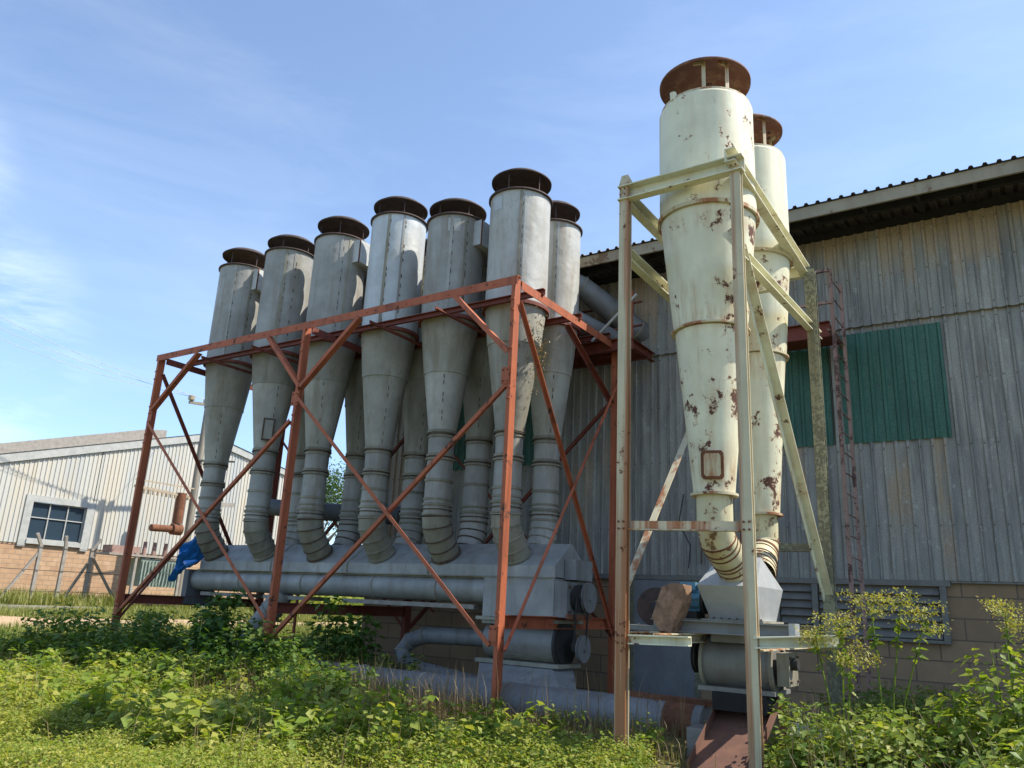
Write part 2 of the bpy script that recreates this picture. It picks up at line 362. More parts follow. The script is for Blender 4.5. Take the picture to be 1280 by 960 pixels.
def thing(name, label, cat, loc=(0, 0, 0), group=None):
    o = bpy.data.objects.new(name, None); COL.objects.link(o); o.location = sized(loc); o.empty_display_size = .3
    o['label'] = label; o['category'] = cat
    if group: o['group'] = group
    return o
def tag(o, label, cat, group=None):
    o['label'] = label; o['category'] = cat
    if group: o['group'] = group
    return o
def struct(o, kind='structure'): o['kind'] = kind; return o

def gz(x, y):
    t = min(1, max(0, (-x-22)/14)); return .55*t*t*(3-2*t)

# ------------------------------------------------------------------ ground and path
mb = MB(); xs = list(np.concatenate([np.linspace(-900, -60, 12), np.linspace(-56, 12, 120), np.linspace(20, 900, 14)])); ys = list(np.concatenate([np.linspace(-300, -10, 8), np.linspace(-6, 60, 90), np.linspace(70, 1200, 14)]))
def gnoise(x, y): return .035*math.sin(x*1.3+y*.7)+.03*math.sin(y*2.1-x*.9)+.02*math.sin(3.7*x+1.1*y)
vs = [(x, y, gz(x, y)+(gnoise(x, y) if abs(x) < 56 and abs(y) < 60 else 0)-.03) for y in ys for x in xs]; nx = len(xs)
mb.add(vs, [(j*nx+i, j*nx+i+1, (j+1)*nx+i+1, (j+1)*nx+i) for j in range(len(ys)-1) for i in range(nx-1)], True)
struct(mb.build('ground', 'ground'))
mb = MB(); pv = []; npn = 60
for i in range(npn):
    y = 8+i*.7; x0 = -31.2+.35*math.sin(y*.5)+.2*math.sin(y*1.7); x1 = -27.6+.3*math.sin(y*.7+1)
    for k in range(5):
        x = x0+(x1-x0)*k/4; pv.append((x, y, gz(x, y)+gnoise(x, y)+.025+(.03 if 0 < k < 4 else -.05)))
mb.add(pv, [(5*i+k, 5*i+k+1, 5*i+k+6, 5*i+k+5) for i in range(npn-1) for k in range(4)], True)
struct(mb.build('dirt_path', 'path'))

# ------------------------------------------------------------------ factory building
def corr(mbx, o, ua, va, length, height, pitch=.2, rib=.032, gap=0, tops=None):
    """ribbed sheet: o origin, ua run dir, va vertical dir, ribs stand out along ua x va"""
    o, ua, va = Vector(o), Vector(ua), Vector(va); nrm = ua.cross(va).normalized()
    n = max(1, int(round(length/pitch))); vs = []
    for i in range(n):
        for fx, h in ((0, 0), (.55, 0), (.66, 1), (.88, 1), (.99, 0)):
            u = min(length, (i+fx)*pitch); vs.append((u, h*rib))
    vs.append((length, 0)); m = len(vs); pts = []
    for top in (0, 1):
        for u, h in vs:
            hh = (height(u) if callable(height) else height) if top else 0
            pts.append(o+ua*u+va*hh+nrm*h)
    mbx.add(pts, [(i, i+1, m+i+1, m+i) for i in range(m-1)])
WX0, WX1, WY = -14.95, 8.0, 15.6
fb = thing('factory_building', 'large ribbed steel factory hall with block base, green wall sheets and overhanging roof', 'building', (-3.5, 15.6, 0))
mb = MB(); corr(mb, (WX0, WY, 2.37), (1, 0, 0), (0, 0, 1), WX1-WX0, 4.80)
mb.box(WX0, WX1, WY+.03, WY+.06, 2.37, 9.0)
mb.build('lower_cladding', 'clad', fb)
mb = MB(); corr(mb, (WX0, WY-.075, 7.12), (1, 0, 0), (0, 0, 1), WX1-WX0, 1.95)
mb.build('upper_cladding', 'clad', fb)
mb = MB()
for z, yo in ((3.3, -.036), (4.7, -.036), (5.9, -.036), (7.0, -.036), (7.25, -.111), (8.1, -.111), (8.9, -.111)):
    for i in range(110):
        if (i*7+int(z*10)) % 9: x = WX0+.154+i*.2; mb.box(x-.011, x+.011, WY+yo-.006, WY+yo+.01, z-.011, z+.011)
mb.build('screws', 'ridge', fb)['kind'] = 'stuff'
for gx0, gx1 in ((-2.86, -1.08), (-4.55, -3.05), (-10.3, -9.6), (-12.65, -11.3)):
    mb = MB(); corr(mb, (gx0, WY-.036, 4.84), (1, 0, 0), (0, 0, 1), gx1-gx0, 2.16); mb.build('green_wall_sheet', 'green', fb)
mb = MB(); mb.box(WX0+.02, -7.25, WY+.07, WY+.3, -.3, 2.38); mb.box(-7.25, -5.85, WY+.07, WY+.3, 2.62, 2.9); mb.box(-5.85, WX1, WY+.07, WY+.3, -.3, 2.38)
mb.build('block_wall', 'block', fb)
mb = MB(); mb.box(WX0, -1.35, WY-.03, WY+.065, 2.27, 2.367); mb.box(-1.34, WX1, WY-.0, WY+.065, 2.33, 2.365); mb.build('base_flashing', 'louvre', fb)
mb = MB(); mb.box(-7.2, -5.9, WY-.02, WY+.066, 0, 2.26)
d = mb.build('door', 'door', fb)
h = MB(); h.box(-7.12, -7.06, WY-.07, WY-.02, 1.1, 1.4); h.build('handle', 'silver', d)
mb = MB()
for a, b in ((-5.9, -5.82), (-7.28, -7.2)): mb.box(a, b, WY-.03, WY+.066, 0, 2.262)
mb.build_each('door_jamb', 'moss', fb)
lv = MB()
for a, b in ((-4.3, -4.22), (-3.62, -3.52), (-1.52, -1.42)): lv.box(a, b, WY-.05, WY+.066, 1.36, 2.265)
lv.box(-4.3, -1.42, WY-.045, WY+.066, 1.33, 1.38)
lo = lv.build('louvre_vent', 'louvre', fb)
mb = MB()
for i in range(6):
    z = 1.40+i*.145
    for a, b in ((-4.2, -3.64), (-3.5, -1.54)):
        mb.add([(a, WY-.02, z), (b, WY-.02, z), (b, WY+.05, z+.12), (a, WY+.05, z+.12), (a, WY-.005, z-.01), (b, WY-.005, z-.01), (b, WY+.06, z+.11), (a, WY+.06, z+.11)], [(0, 1, 2, 3), (7, 6, 5, 4), (0, 4, 5, 1)])
mb.build('slats', 'louvre', lo)
# left end wall, back, right end
mb = MB(); zt = lambda u: 6.65+min(u, 30-u)*.16
corr(mb, (WX0, WY+30, 2.37), (0, -1, 0), (0, 0, 1), 30, lambda u: 6.65+min(u, 30-u)*.16); mb.build('end_cladding', 'clad', fb)
mb = MB(); mb.box(WX0+.03, WX0+.25, WY+.31, WY+30, -.3, 2.37); mb.build('end_block_wall', 'blocky', fb)
mb = MB(); mb.box(WX1-.2, WX1, WY+.1, WY+30, -.3, 9.1); mb.box(WX0+.1, WX1, WY+29.8, WY+30, -.3, 9.0); mb.build('rear_wall', 'clad', fb)
# roof
EY, EZ = 14.2, 9.16; rs = .16
mb = MB(); L1 = math.hypot(16.4, 16.4*rs); va = Vector((0, 1, rs)).normalized()
corr(mb, (WX0-.6, EY-.06, EZ+.05), (1, 0, 0), va, WX1-WX0+1, L1, .21, .045)
corr(mb, (WX1+.4, EY-.06+32.8, EZ+.05), (-1, 0, 0), Vector((0, -1, rs)).normalized(), WX1-WX0+1, L1, .21, .045)
rf = mb.build('roof', 'soffit', fb)
mb = MB(); mb.box(WX0-.6, WX1+.4, EY, EY+.05, EZ-.19, EZ+.045); mb.build('fascia', 'fascia', rf)
mb = MB()
for i in range(26): x = WX0+.3+i*.9; mb.beam((x, EY+.05, EZ-.07), (x, WY+.02, EZ-.07+rs*1.35), .06, .12)
mb.box(WX0-.5, WX1+.3, 14.82, 14.92, EZ-.03, EZ+.10)
mb.box(WX0, WX1, WY+.0, WY+.05, 9.08, EZ+.14)  # near-black strip painting in the shade of the open eave gap
mb.build('rafters', 'dark', rf)

# ------------------------------------------------------------------ distant shed
SX = -40.0
sb = thing('far_shed', 'pale cream ribbed shed with orange brick base at the far left', 'building', (SX, 26, .5))
def stop(y): return 10.5-(27.6-y)*.298 if y < 27.6 else 10.5-(y-27.6)*.19
mb = MB(); corr(mb, (SX, 10, 3.4), (0, 1, 0), (0, 0, 1), 8.5, lambda u: stop(10+u)-3.4, .22, .04)
corr(mb, (SX, 18.5, 5.65), (0, 1, 0), (0, 0, 1), 3.2, lambda u: stop(18.5+u)-5.65, .22, .04)
corr(mb, (SX, 21.7, 3.4), (0, 1, 0), (0, 0, 1), 13.8, lambda u: stop(21.7+u)-3.4, .22, .04); mb.build('cladding', 'shed', sb)
mb = MB(); mb.box(SX-.25, SX-.03, 10, 35.5, -.2, 3.4); mb.build('brick_base', 'shedbrick', sb)
mb = MB(); y0, y1, yp = 9.6, 35.9, 27.6
mb.poly([(SX-.1, y0, stop(y0)), (SX-.1, yp, stop(yp)), (SX-.1, y1, stop(y1)), (SX-.1, y1, stop(y1)-.35), (SX-.1, yp, stop(yp)-.42), (SX-.1, y0, stop(y0)-.42)], (.25, 0, 0)); mb.build('bargeboard', 'white', sb)
mb = MB(); X2 = SX-30
mb.add([(SX+.2, y0, stop(y0)+.02), (SX+.2, yp, stop(yp)+.02), (SX+.2, y1, stop(y1)+.02), (X2, y0, stop(y0)), (X2, yp, stop(yp)), (X2, y1, stop(y1))], [(0, 1, 4, 3), (1, 2, 5, 4)])
mb.poly([(SX-1.2, y0, stop(y0)), (SX-1.2, 25.8, stop(25.8)), (SX-1.2, 25.8, stop(25.8)+.45), (SX-1.2, 24.6, stop(24.6)+.62), (SX-1.2, y0, stop(y0)+.5)], (-12, 0, 0))
mb.box(X2, SX-.2, 35.3, 35.5, 0, stop(35.5)); mb.box(X2, SX-.2, 10, 10.2, 0, stop(10)-.3)
mb.build('roof', 'conc', sb)
mb = MB()
for a, b, c, d2 in ((18.45, 18.8, 3.25, 5.68), (21.42, 21.8, 3.25, 5.68)): mb.box(SX-.02, SX+.07, a, b, c, d2)
mb.box(SX-.02, SX+.066, 18.8, 21.42, 5.38, 5.68); mb.box(SX-.02, SX+.12, 18.8, 21.42, 3.4, 3.62)
wn = mb.build('window_surround', 'white', sb)
mb = MB()
for y in (18.8, 19.65, 20.53, 21.37): mb.box(SX-.12, SX-.06, y, y+.05, 3.62, 5.38)
for z in (3.62, 4.62, 5.33): mb.box(SX-.122, SX-.064, 18.85, 21.38, z, z+.045)
mb.build('window_frame', 'white', wn)
mb = MB(); mb.box(SX-.16, SX-.13, 18.8, 21.42, 3.62, 5.38); mb.build('pane', 'glass', wn)
# low shed further back, seen through the frame
lb = thing('low_outbuilding', 'low pale ribbed outbuilding behind the trough, partly hidden by the pipes', 'building', (-44, 41, .5))
mb = MB(); corr(mb, (-42, 36.5, .4), (0, 1, 0), (0, 0, 1), 3, lambda u: 5.4-.0*u, .24, .04); mb.build('cladding', 'shed', lb)
mb = MB(); mb.box(-52, -41.8, 36.2, 39.8, 5.8, 6.0); mb.box(-52, -42.1, 36.5, 36.7, .4, 5.8); mb.box(-52, -42.1, 39.3, 39.5, .4, 5.8); mb.build('roof', 'conc', lb)

# ------------------------------------------------------------------ red support frame
FX = (-17.85, -12.6, -7.25); FY0, FY1, FZ = 10.71, 14.7, 7.18
fr = thing('cyclone_support_frame', 'tall red oxide steel frame carrying the two rows of grey cyclones', 'support frame', (-12.6, 12.7, 0))
def member(name, p, q, w, h, kind='box', mat='red', upv=(0, 0, 1), par=None, t=.014):
    mb = MB(); mb.beam(p, q, w, h, upv, kind, t); return mb.build(name, mat, par or fr)
def rivets(mb, pts, r=.018):
    for p in pts:
        p = Vector(p); mb.box(p.x-r, p.x+r, p.y-r, p.y+r, p.z-r, p.z+r)
for x in FX:
    mb = MB(); mb.beam((x, FY0, -.1), (x, FY0, FZ+.03), .075, .17, (0, 1, 0), 'C')
    rivets(mb, [(x+.036*k, FY0-.087, z) for z in (5.0, 5.2, 5.9, 6.6, 6.8, 1.3, 1.5) for k in (-.5, .6)])
    mb.build('post', 'red', fr)
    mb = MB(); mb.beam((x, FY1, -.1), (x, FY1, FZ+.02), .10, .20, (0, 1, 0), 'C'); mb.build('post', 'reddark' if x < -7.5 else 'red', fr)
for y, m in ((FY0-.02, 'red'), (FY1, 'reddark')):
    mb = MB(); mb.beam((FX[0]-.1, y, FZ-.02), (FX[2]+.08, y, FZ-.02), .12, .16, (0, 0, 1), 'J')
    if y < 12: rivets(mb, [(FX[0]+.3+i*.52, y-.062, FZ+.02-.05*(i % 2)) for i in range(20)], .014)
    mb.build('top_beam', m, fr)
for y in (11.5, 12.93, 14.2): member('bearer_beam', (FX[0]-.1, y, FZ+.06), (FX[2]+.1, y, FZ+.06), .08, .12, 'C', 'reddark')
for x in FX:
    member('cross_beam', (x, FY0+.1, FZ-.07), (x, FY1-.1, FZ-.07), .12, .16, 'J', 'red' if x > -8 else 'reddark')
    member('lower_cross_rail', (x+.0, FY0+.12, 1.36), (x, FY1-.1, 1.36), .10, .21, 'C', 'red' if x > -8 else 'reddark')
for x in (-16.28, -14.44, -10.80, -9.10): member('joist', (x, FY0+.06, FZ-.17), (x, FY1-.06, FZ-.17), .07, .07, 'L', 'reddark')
for a, b in (((-17.78, 5.81), (-16.24, 7.08)), ((-12.52, 5.8), (-13.75, 7.08)), ((-12.5, 5.8), (-11.0, 7.08)), ((-7.3, 5.82), (-8.55, 7.08))):
    member('knee_brace', (a[0], FY0-.05, a[1]), (b[0], FY0-.05, b[1]), .08, .13, 'L', 'red', (0, 1, 0))
ky = FY0-.1
for a, b in (((-17.8, 5.5), (-12.65, 1.15)), ((-17.85, .97), (-12.7, 5.1)), ((-12.55, 5.6), (-7.35, 1.0)), ((-12.6, .7), (-7.25, 5.3))):
    ky += .045 if a[1] < 3 else -.0
    member('brace_rod', (a[0], ky, a[1]), (b[0], ky, b[1]), .07, .012, 'box', 'red', (0, 1, 0)) if False else member('brace_rod', (a[0], ky, a[1]), (b[0], ky, b[1]), .07, .07, 'L', 'red', (0, 1, 0), None, .012)
    ky = FY0-.1
for a, b in (((-17.85, 1.2), (-12.6, 6.2)), ((-12.6, 6.0), (-7.25, 1.1)), ((-12.6, 1.0), (-7.25, 6.1)), ((-17.85, 5.9), (-12.6, .9))):
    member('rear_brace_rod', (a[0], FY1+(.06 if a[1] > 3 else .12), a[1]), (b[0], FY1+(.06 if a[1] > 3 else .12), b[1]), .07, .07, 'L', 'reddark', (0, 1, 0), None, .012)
for x, m in ((FX[2], 'red'), (FX[0], 'reddark')):
    member('end_brace_rod', (x+.07, FY0+.05, 6.75), (x+.07, FY1, 1.0), .07, .07, 'L', m, (1, 0, 0), None, .012)
    member('end_brace_rod', (x+.13, FY0, .93), (x+.13, FY1, 6.42), .06, .06, 'L', m, (1, 0, 0), None, .012)
member('knee_brace', (FX[2]-.02, 12.6, 6.95), (FX[2]-.02, 14.65, 5.8), .08, .1, 'L', 'reddark', (1, 0, 0))
member('knee_brace', (FX[1], 14.6, 2.0), (FX[1]+.9, 14.6, 1.4), .05, .05, 'L', 'reddark', (0, 1, 0))

for x, z, w in ((FX[0]+.07, 5.62, .16), (FX[0]+.06, 1.1, .14), (FX[1], 5.55, .2), (FX[1], 1.0, .2), (FX[2]-.07, 5.4, .16), (FX[2]-.06, 1.15, .14)):
    mb = MB(); mb.box(x-w/2, x+w/2, FY0-.1, FY0-.088, z-.15, z+.15); gp = mb.build('gusset_plate', 'red', fr)
    for dx, dz in ((-.3, -.1), (.3, -.1), (-.3, .1), (.3, .1)):
        mb = MB(); mb.tube([(x+dx*w, FY0-.095, z+dz), (x+dx*w, FY0-.118, z+dz)], .016, 6); mb.build('bolt', 'rust', gp)
# access platform at the back right
ap = thing('access_platform', 'dark red walkway channel with handrail at the back right corner of the frame', 'walkway', (-7.5, 14.5, 7))
mb = MB(); mb.beam((-8.7, 14.35, 7.06), (-6.7, 14.35, 7.06), .12, .26, (0, 0, 1), 'C'); mb.build('edge_channel', 'reddark', ap)
mb = MB(); mb.beam((-8.7, 15.1, 7.06), (-6.7, 15.1, 7.06), .12, .26, (0, 0, 1), 'C'); mb.beam((-6.72, 14.41, 7.06), (-6.72, 15.5, 7.06), .1, .2, (0, 0, 1), 'C'); mb.build('rear_channel', 'reddark', ap)
mb = MB(); mb.box(-8.7, -6.75, 14.42, 15.04, 7.12, 7.15); mb.build('deck_plate', 'reddark', ap)
for x, y in ((-6.72, 14.33), (-8.66, 14.9)): mb = MB(); mb.beam((x, y, 7.15), (x, y, 8.22), .07, .07, (0, 1, 0), 'L'); mb.build('handrail_post', 'red', ap)
for z in (8.2, 7.65): mb = MB(); mb.beam((-8.7, 14.9, z), (-6.72, 14.9, z), .05, .05, (0, 0, 1), 'L'); mb.build('handrail', 'reddark', ap)
mb = MB(); mb.beam((-7.55, 14.15, 7.15), (-6.5, 14.15, 8.05), .045, .045); tag(mb.build('pale_strut', 'white'), 'thin pale bar leaning across the walkway handrail beside the red beam end', 'bar')

# left access ladder
def ladder(name, label, x0, y0, x1, y1, z0, z1, n, mat, cageslope=0, loc=None):
    t = thing(name, label, 'ladder', (x0, y0, z0))
    for x, y in ((x0, y0), (x1, y1)):
        mb = MB(); mb.beam((x, y, z0), (x, y+cageslope, z1), .06, .06, (0, 1, 0), 'L', .01); mb.build('side_rail', mat, t)
    for i in range(n):
        f = (i+.5)/n; z = z0+(z1-z0)*f; s = cageslope*f
        mb = MB(); mb.tube([(x0, y0+s, z), (x1, y1+s, z)], .014, 8); mb.build('rung', mat, t)
    return t
ladder('access_ladder', 'narrow red ladder behind the middle red post of the frame', -17.45, 14.95, -16.65, 14.95, 0, 7.3, 20, 'red')
t = ladder('access_ladder', 'faded pinkish red ladder standing by the cream stand against the factory wall', -2.63, 14.0, -2.60, 14.75, 0, 7.75, 22, 'pink')
mb = MB(); mb.beam((-2.63, 13.95, 7.72), (-3.4, 13.95, 7.72), .05, .05, (0, 0, 1), 'L'); mb.beam((-2.63, 13.95, 7.1), (-3.4, 13.95, 7.1), .05, .05, (0, 0, 1), 'L'); mb.beam((-2.7, 13.95, 6.6), (-2.7, 15.5, 6.6), .05, .05, (0, 0, 1), 'L'); mb.build_each('top_rail', 'pink', t)
mb = MB(); mb.beam((-4.1, 14.3, 6.72), (-2.75, 14.3, 6.72), .1, .3, (0, 0, 1), 'C'); mb.build('platform_edge', 'reddark', t)
mb = MB(); mb.box(-4.1, -2.75, 14.36, 15.5, 6.80, 6.83); mb.build('platform_deck', 'reddark', t)

# ------------------------------------------------------------------ grey cyclones
SIZE[0] = 1.065
CX = (-16.15, -14.42, -12.70, -10.95, -9.33, -7.77)
def cyclone(x, y, ztop, R, label, front, idx, inlet):
    t = thing('dust_cyclone', label, 'cyclone', (x, y, 2.4), 'grey cyclones on the red frame')
    ang = math.atan2(-y, -x)
    zb = 6.95
    mb = MB(); mb.tube([(x, y, zb), (x, y, (zb+ztop)/2-.1+.15*(idx % 2)), (x, y, ztop)], [R, R, R+.003], 44)
    sm_ = []
    for k, (da, w) in enumerate(((-.38+.2*(idx % 3), .03), (.32-.15*(idx % 2), .022))):
        a = ang+da; c, s_ = math.cos(a), math.sin(a); tx, ty = -s_, c
        pts = [(x+c*(R-.01)+tx*w, y+s_*(R-.01)+ty*w), (x+c*(R+.01)+tx*w, y+s_*(R+.01)+ty*w), (x+c*(R+.01)-tx*w, y+s_*(R+.01)-ty*w), (x+c*(R-.01)-tx*w, y+s_*(R-.01)-ty*w)]
        b2 = MB(); b2.add([(p[0], p[1], zb) for p in pts]+[(p[0], p[1], ztop-.02) for p in pts], [(0, 1, 5, 4), (1, 2, 6, 5), (2, 3, 7, 6)]); sm_.append(b2)
    body = mb.build('cylinder_body', 'galv_light' if idx == 3 else 'galv', t)
    for q, b2 in enumerate(sm_): b2.build('seam_strip', 'galv_band' if (idx+q) % 2 else 'galv', body)
    mb = MB()
    for k, da in enumerate((-.38+.2*(idx % 3), .32-.15*(idx % 2))):
        a = ang+da+.06
        for q in range(13):
            z = zb+.15+q*(ztop-zb-.3)/12+.03*((q*7+idx) % 3)
            if (q*5+idx*3+k) % 4 == 0 or (k == 1 and idx % 3 == 2): continue
            p = Vector((x+math.cos(a)*(R+.004), y+math.sin(a)*(R+.004), z)); mb.beam(p-Vector((0, 0, .02+.012*((q*3+idx) % 4))), p+Vector((0, 0, .02+.012*((q*5) % 3))), .012+.008*(q % 2), .012, (math.cos(a), math.sin(a), 0))
    mb.build('rivets', 'ridge', body)
    mb = MB(); mb.lathe([(R-.01, .0), (R+.045, .0), (R+.045, .035), (R-.02, .035), (0.02, .05)], (x, y, ztop), 44); mb.build('top_flange', 'cap', t)
    mb = MB(); mb.lathe([(R-.01, .07), (R+.05, .07), (R+.05, .0), (R+.04, .0), (R-.01, .0)], (x, y, zb-.05), 44, False); mb.build('support_flange', 'reddark', t)
    zc1, zc = (5.85+.12*((idx*7) % 4)), (4.55+.1*((idx*5) % 3)+(.1 if not front else 0)); rt_ = .255
    rm = rt_+(R-rt_)*(zc1-zc)/(zb-zc)+.015
    mb = MB(); mb.tube([(x, y, zb-.03), (x, y, zc1)], [R-.01, rm], 44, (False, False)); mb.ring((x, y, zc1+.01), (0, 0, 1), rm, .03, .008, 44)
    mb.build('upper_cone', 'cone', t)
    mb = MB(); mb.tube([(x, y, zc1), (x, y, zc)], [rm-.008, rt_+.01], 44, (False, False))
    if idx == 1 and front:
        pass
    mb.build('lower_cone', 'galv' if idx in (1, 4) and front else 'cone', t)
    b = ang-.1+.3*(idx % 2); mb = MB()
    for q in range(9):
        f = q/8; zq = zc1-.1-f*(zc1-zc-.2); rq = rm+(rt_+.01-rm)*(zc1-zq)/(zc1-zc)+.003
        if (q+idx) % 3: mb.beam((x+math.cos(b)*rq, y+math.sin(b)*rq, zq-.04), (x+math.cos(b)*rq, y+math.sin(b)*rq, zq+.04), .014, .008, (math.cos(b), math.sin(b), 0))
    mb.build('rivets', 'ridge', t)
    sgn = 1 if front else -1
    y1 = y+sgn*(.45 if front else .22); bk = 1 if front else .55
    ze = 3.15+.08*((idx*3) % 3)
    path = [(x, y, zc), (x, y, zc-.45), (x, y, ze+.25), (x, y, ze), (x, y+sgn*.03*bk, ze-.18), (x, y+sgn*.12*bk, ze-.36), (x, y+sgn*.25*bk, ze-.52), (x, y1-sgn*.03, 2.42 if front else 2.45)]
    mb = MB(); mb.tube(path[:4], [rt_, rt_-.01, rt_, rt_], 36, (False, False)); pp = mb.build('drop_pipe', 'galv', t)
    mb = MB()
    zz = [zc-.02, zc-.12, zc-.47, zc-.55, zc-.85-.1*(idx % 3), ze+.3, ze+.2, ze+.02]
    for k, z in enumerate(zz): mb.ring((x, y, z), (0, 0, 1), rt_-.002, .035 if k % 2 else .05, .018 if k % 3 else .03, 36)
    mb.build_each('clamp_band', 'galv_band', pp)
    mb = MB(); mb.ring((x, y, zc-.07), (0, 0, 1), rt_, .015, .036, 36); mb.ring((x, y, ze+.11), (0, 0, 1), rt_, .014, .03, 36); mb.ring((x, y, zc-.51), (0, 0, 1), rt_, .014, .024, 36); mb.build_each('rusty_joint', 'ridge', pp)
    mb = MB(); mb.tube(path[3:], [rt_+.008, rt_+.012, rt_+.008, rt_+.012, rt_], 36, (False, False)); el = mb.build('elbow', 'galv_band' if front else 'galv', t)
    mb = MB()
    for k in range(3, len(path)-1):
        a_, b_ = Vector(path[k-1]), Vector(path[k+1]); mb.ring(path[k], b_-a_, rt_+.01, .022, .016, 36)
    p_, q_ = Vector(path[-2]), Vector(path[-1]); mb.ring(p_.lerp(q_, .72), q_-p_, rt_+.004, .035, .03, 36)
    mb.build_each('segment_seam', 'galv_band' if idx % 2 else 'ridge', el)
    # rain cap on struts
    rc = R*(1.0 if front else .95); ch = .25+.05*((idx*2+1) % 3)
    if idx == 0: ch = .34
    mb = MB(); mb.lathe([(.0, .13), (rc*.45, .11), (rc*.8, .05), (rc, -.04), (rc+.006, -.05), (rc+.01, -.01), (rc*.8, .085), (.0, .17)], (x, y, ztop+ch+.1), 44); cp = mb.build('rain_cap', 'cap', t)
    mb = MB()
    for k in range(5):
        a = ang+.5+k*2*math.pi/5+.3*idx; c, s_ = math.cos(a)*rc*.86, math.sin(a)*rc*.86
        mb.beam((x+c, y+s_, ztop+.03), (x+c, y+s_, ztop+ch+.13), .02, .012, (c, s_, 0))
    mb.build_each('strut', 'cap', cp)
    if inlet == 1:
        mb = MB(); mb.box(x+.10, x+R+.17, y-.16, 12.65, ztop-.60, ztop-.07); mb.build('inlet_duct', 'galv_light', t)
        mb = MB(); mb.beam((x+R+.172, y-.15, ztop-.62), (x+R+.172, y-.15, ztop-.05), .012, .035, (0, 1, 0)); mb.build('inlet_flange', 'rust', t)
    elif inlet == -1:
        mb = MB(); mb.box(x-R, x-.10, y+.02, 12.98-.45, ztop-.62, ztop-.06); mb.build('inlet_duct', 'galv', t)
    return t
names = ['leftmost', 'second from left', 'third from left', 'fourth from left', 'fifth from left', 'rightmost']
extra = ['cap tilted over the frame end', 'with a square hatch low on its cone', 'with a square side inlet box', 'with two bright riveted seams', 'shorter, silver patch near its top', 'beside the near right red post']
tops = (9.42, 9.46, 9.42, 9.5, 9.07, 9.20)
for i, x in enumerate(CX):
    t = cyclone(x, 11.5, tops[i], .585, f'{names[i]} grey cyclone of front row, {extra[i]}', True, i, 1 if i % 2 == 0 else 0)
    if i == 1:
        a = math.atan2(-11.5, -x); zc = 5.15; r = .375
        mb = MB(); c = Vector((x+math.cos(a)*r, 11.5+math.sin(a)*r, zc)); tx = Vector((-math.sin(a), math.cos(a), 0)); up_ = Vector((math.cos(a)*.12, math.sin(a)*.12, .95)).normalized(); nn = Vector((math.cos(a), math.sin(a), -.1))
        mb.poly([c+tx*.13-up_*.25, c-tx*.13-up_*.25, c-tx*.13+up_*.25, c+tx*.13+up_*.25], nn*.05); hh = mb.build('access_hatch', 'ridge', t)
        mb = MB(); c2 = c+nn*.05; mb.poly([c2+tx*.09-up_*.21, c2-tx*.09-up_*.21, c2-tx*.09+up_*.21, c2+tx*.09+up_*.21], nn*.015); mb.build('hatch_cover', 'galv', hh)
    if i in (4, 5):
        a = math.atan2(-11.5, -x)+(-.1 if i == 4 else -.85); R = .592; mb = MB(); vs = []
        for k in range(6):
            b = a+(k-2.5)*.085
            for z in (tops[i]-.36, tops[i]-.08): vs.append((x+math.cos(b)*R, 11.5+math.sin(b)*R, z))
        mb.add(vs, [(2*k, 2*k+2, 2*k+3, 2*k+1) for k in range(5)], True); mb.build('patch_plate', 'white' if i == 4 else 'galv_light', t)
for i, x in enumerate(CX):
    if i == 0: continue                      # the back row is one shorter
    cyclone(x+(.07 if i == 5 else 0), 12.70, (9.10 if i == 5 else 9.05), .54, f'grey cyclone of the back row, showing behind the {names[i]} one in front' if i < 5 else 'rightmost grey cyclone of the back row, right of the tallest one', False, i+6, 0)

SIZE[0] = 1.0
# header duct from last back cyclone down to the wall
d = thing('branch_duct', 'round grey duct sloping down from the last cyclone to the factory wall', 'duct', (-8, 13.8, 8))
mb = MB(); pa = [(-8.40, 13.95, 8.75), (-8.0, 14.45, 8.6), (-7.45, 15.0, 8.1), (-7.1, 15.4, 7.75), (-7.0, 15.75, 7.7)]; mb.tube(pa, .26, 32); dp = mb.build('duct_pipe', 'duct', d)
mb = MB(); [mb.ring(pa[k], Vector(pa[k+1])-Vector(pa[k-1]), .26, .04, .02) for k in (1, 2, 3)]; mb.build_each('duct_band', 'galv_band', dp)
d = thing('lower_branch_duct', 'second grey duct under the sloping one, half hidden by the handrail', 'duct', (-8, 14, 7.6))
mb = MB(); pa = [(-8.3, 13.5, 7.95), (-7.95, 14.2, 7.75), (-7.4, 15.0, 7.45), (-7.3, 15.7, 7.4)]; mb.tube(pa, .18, 28); mb.build('duct_pipe', 'duct', d)

# ------------------------------------------------------------------ collecting trough
SIZE[0] = 1.065
tr = thing('collecting_trough', 'long grey trough with sloping hood that the cyclone pipes drop into', 'conveyor', (-11.6, 12.2, 1.4))
x0, x1 = -16.45, -6.85
mb = MB()
prof = [(11.70, 2.29), (12.25, 2.70), (12.82, 2.29), (12.82, 2.10), (11.70, 2.10)]
for a, b in ((x0, -14.0), (-13.99, -11.7), (-11.69, -9.6), (-9.59, x1)):
    mb.poly([(a, y, z+(.004 if a > -12 else 0)) for y, z in prof], (b-a, 0, 0))
mb.build('hood', 'galv_hood', tr)
mb = MB()
for x in (-13.995, -11.695, -9.595): mb.poly([(x-.02, 11.68, 2.285), (x-.02, 12.25, 2.715), (x-.02, 12.25, 2.69), (x-.02, 11.68, 2.09)], (.04, 0, 0))
mb.box(x0-.01, x1+.01, 11.675, 11.70, 2.085, 2.10); mb.build_each('hood_seam', 'galv_band', tr)
mb = MB(); mb.box(-6.84, -6.62, 12.0, 12.6, 2.08, 2.42); mb.build('end_cover', 'galv_hood', tr)
mb = MB(); mb.tube([(-16.75, 11.93, 1.87), (-12.5, 11.93, 1.87), (-12.49, 11.93, 1.87), (-8.3, 11.93, 1.87)], [.24, .24, .235, .235], 36); pt = mb.build('trough_pipe', 'galv_hood', tr)
mb = MB()
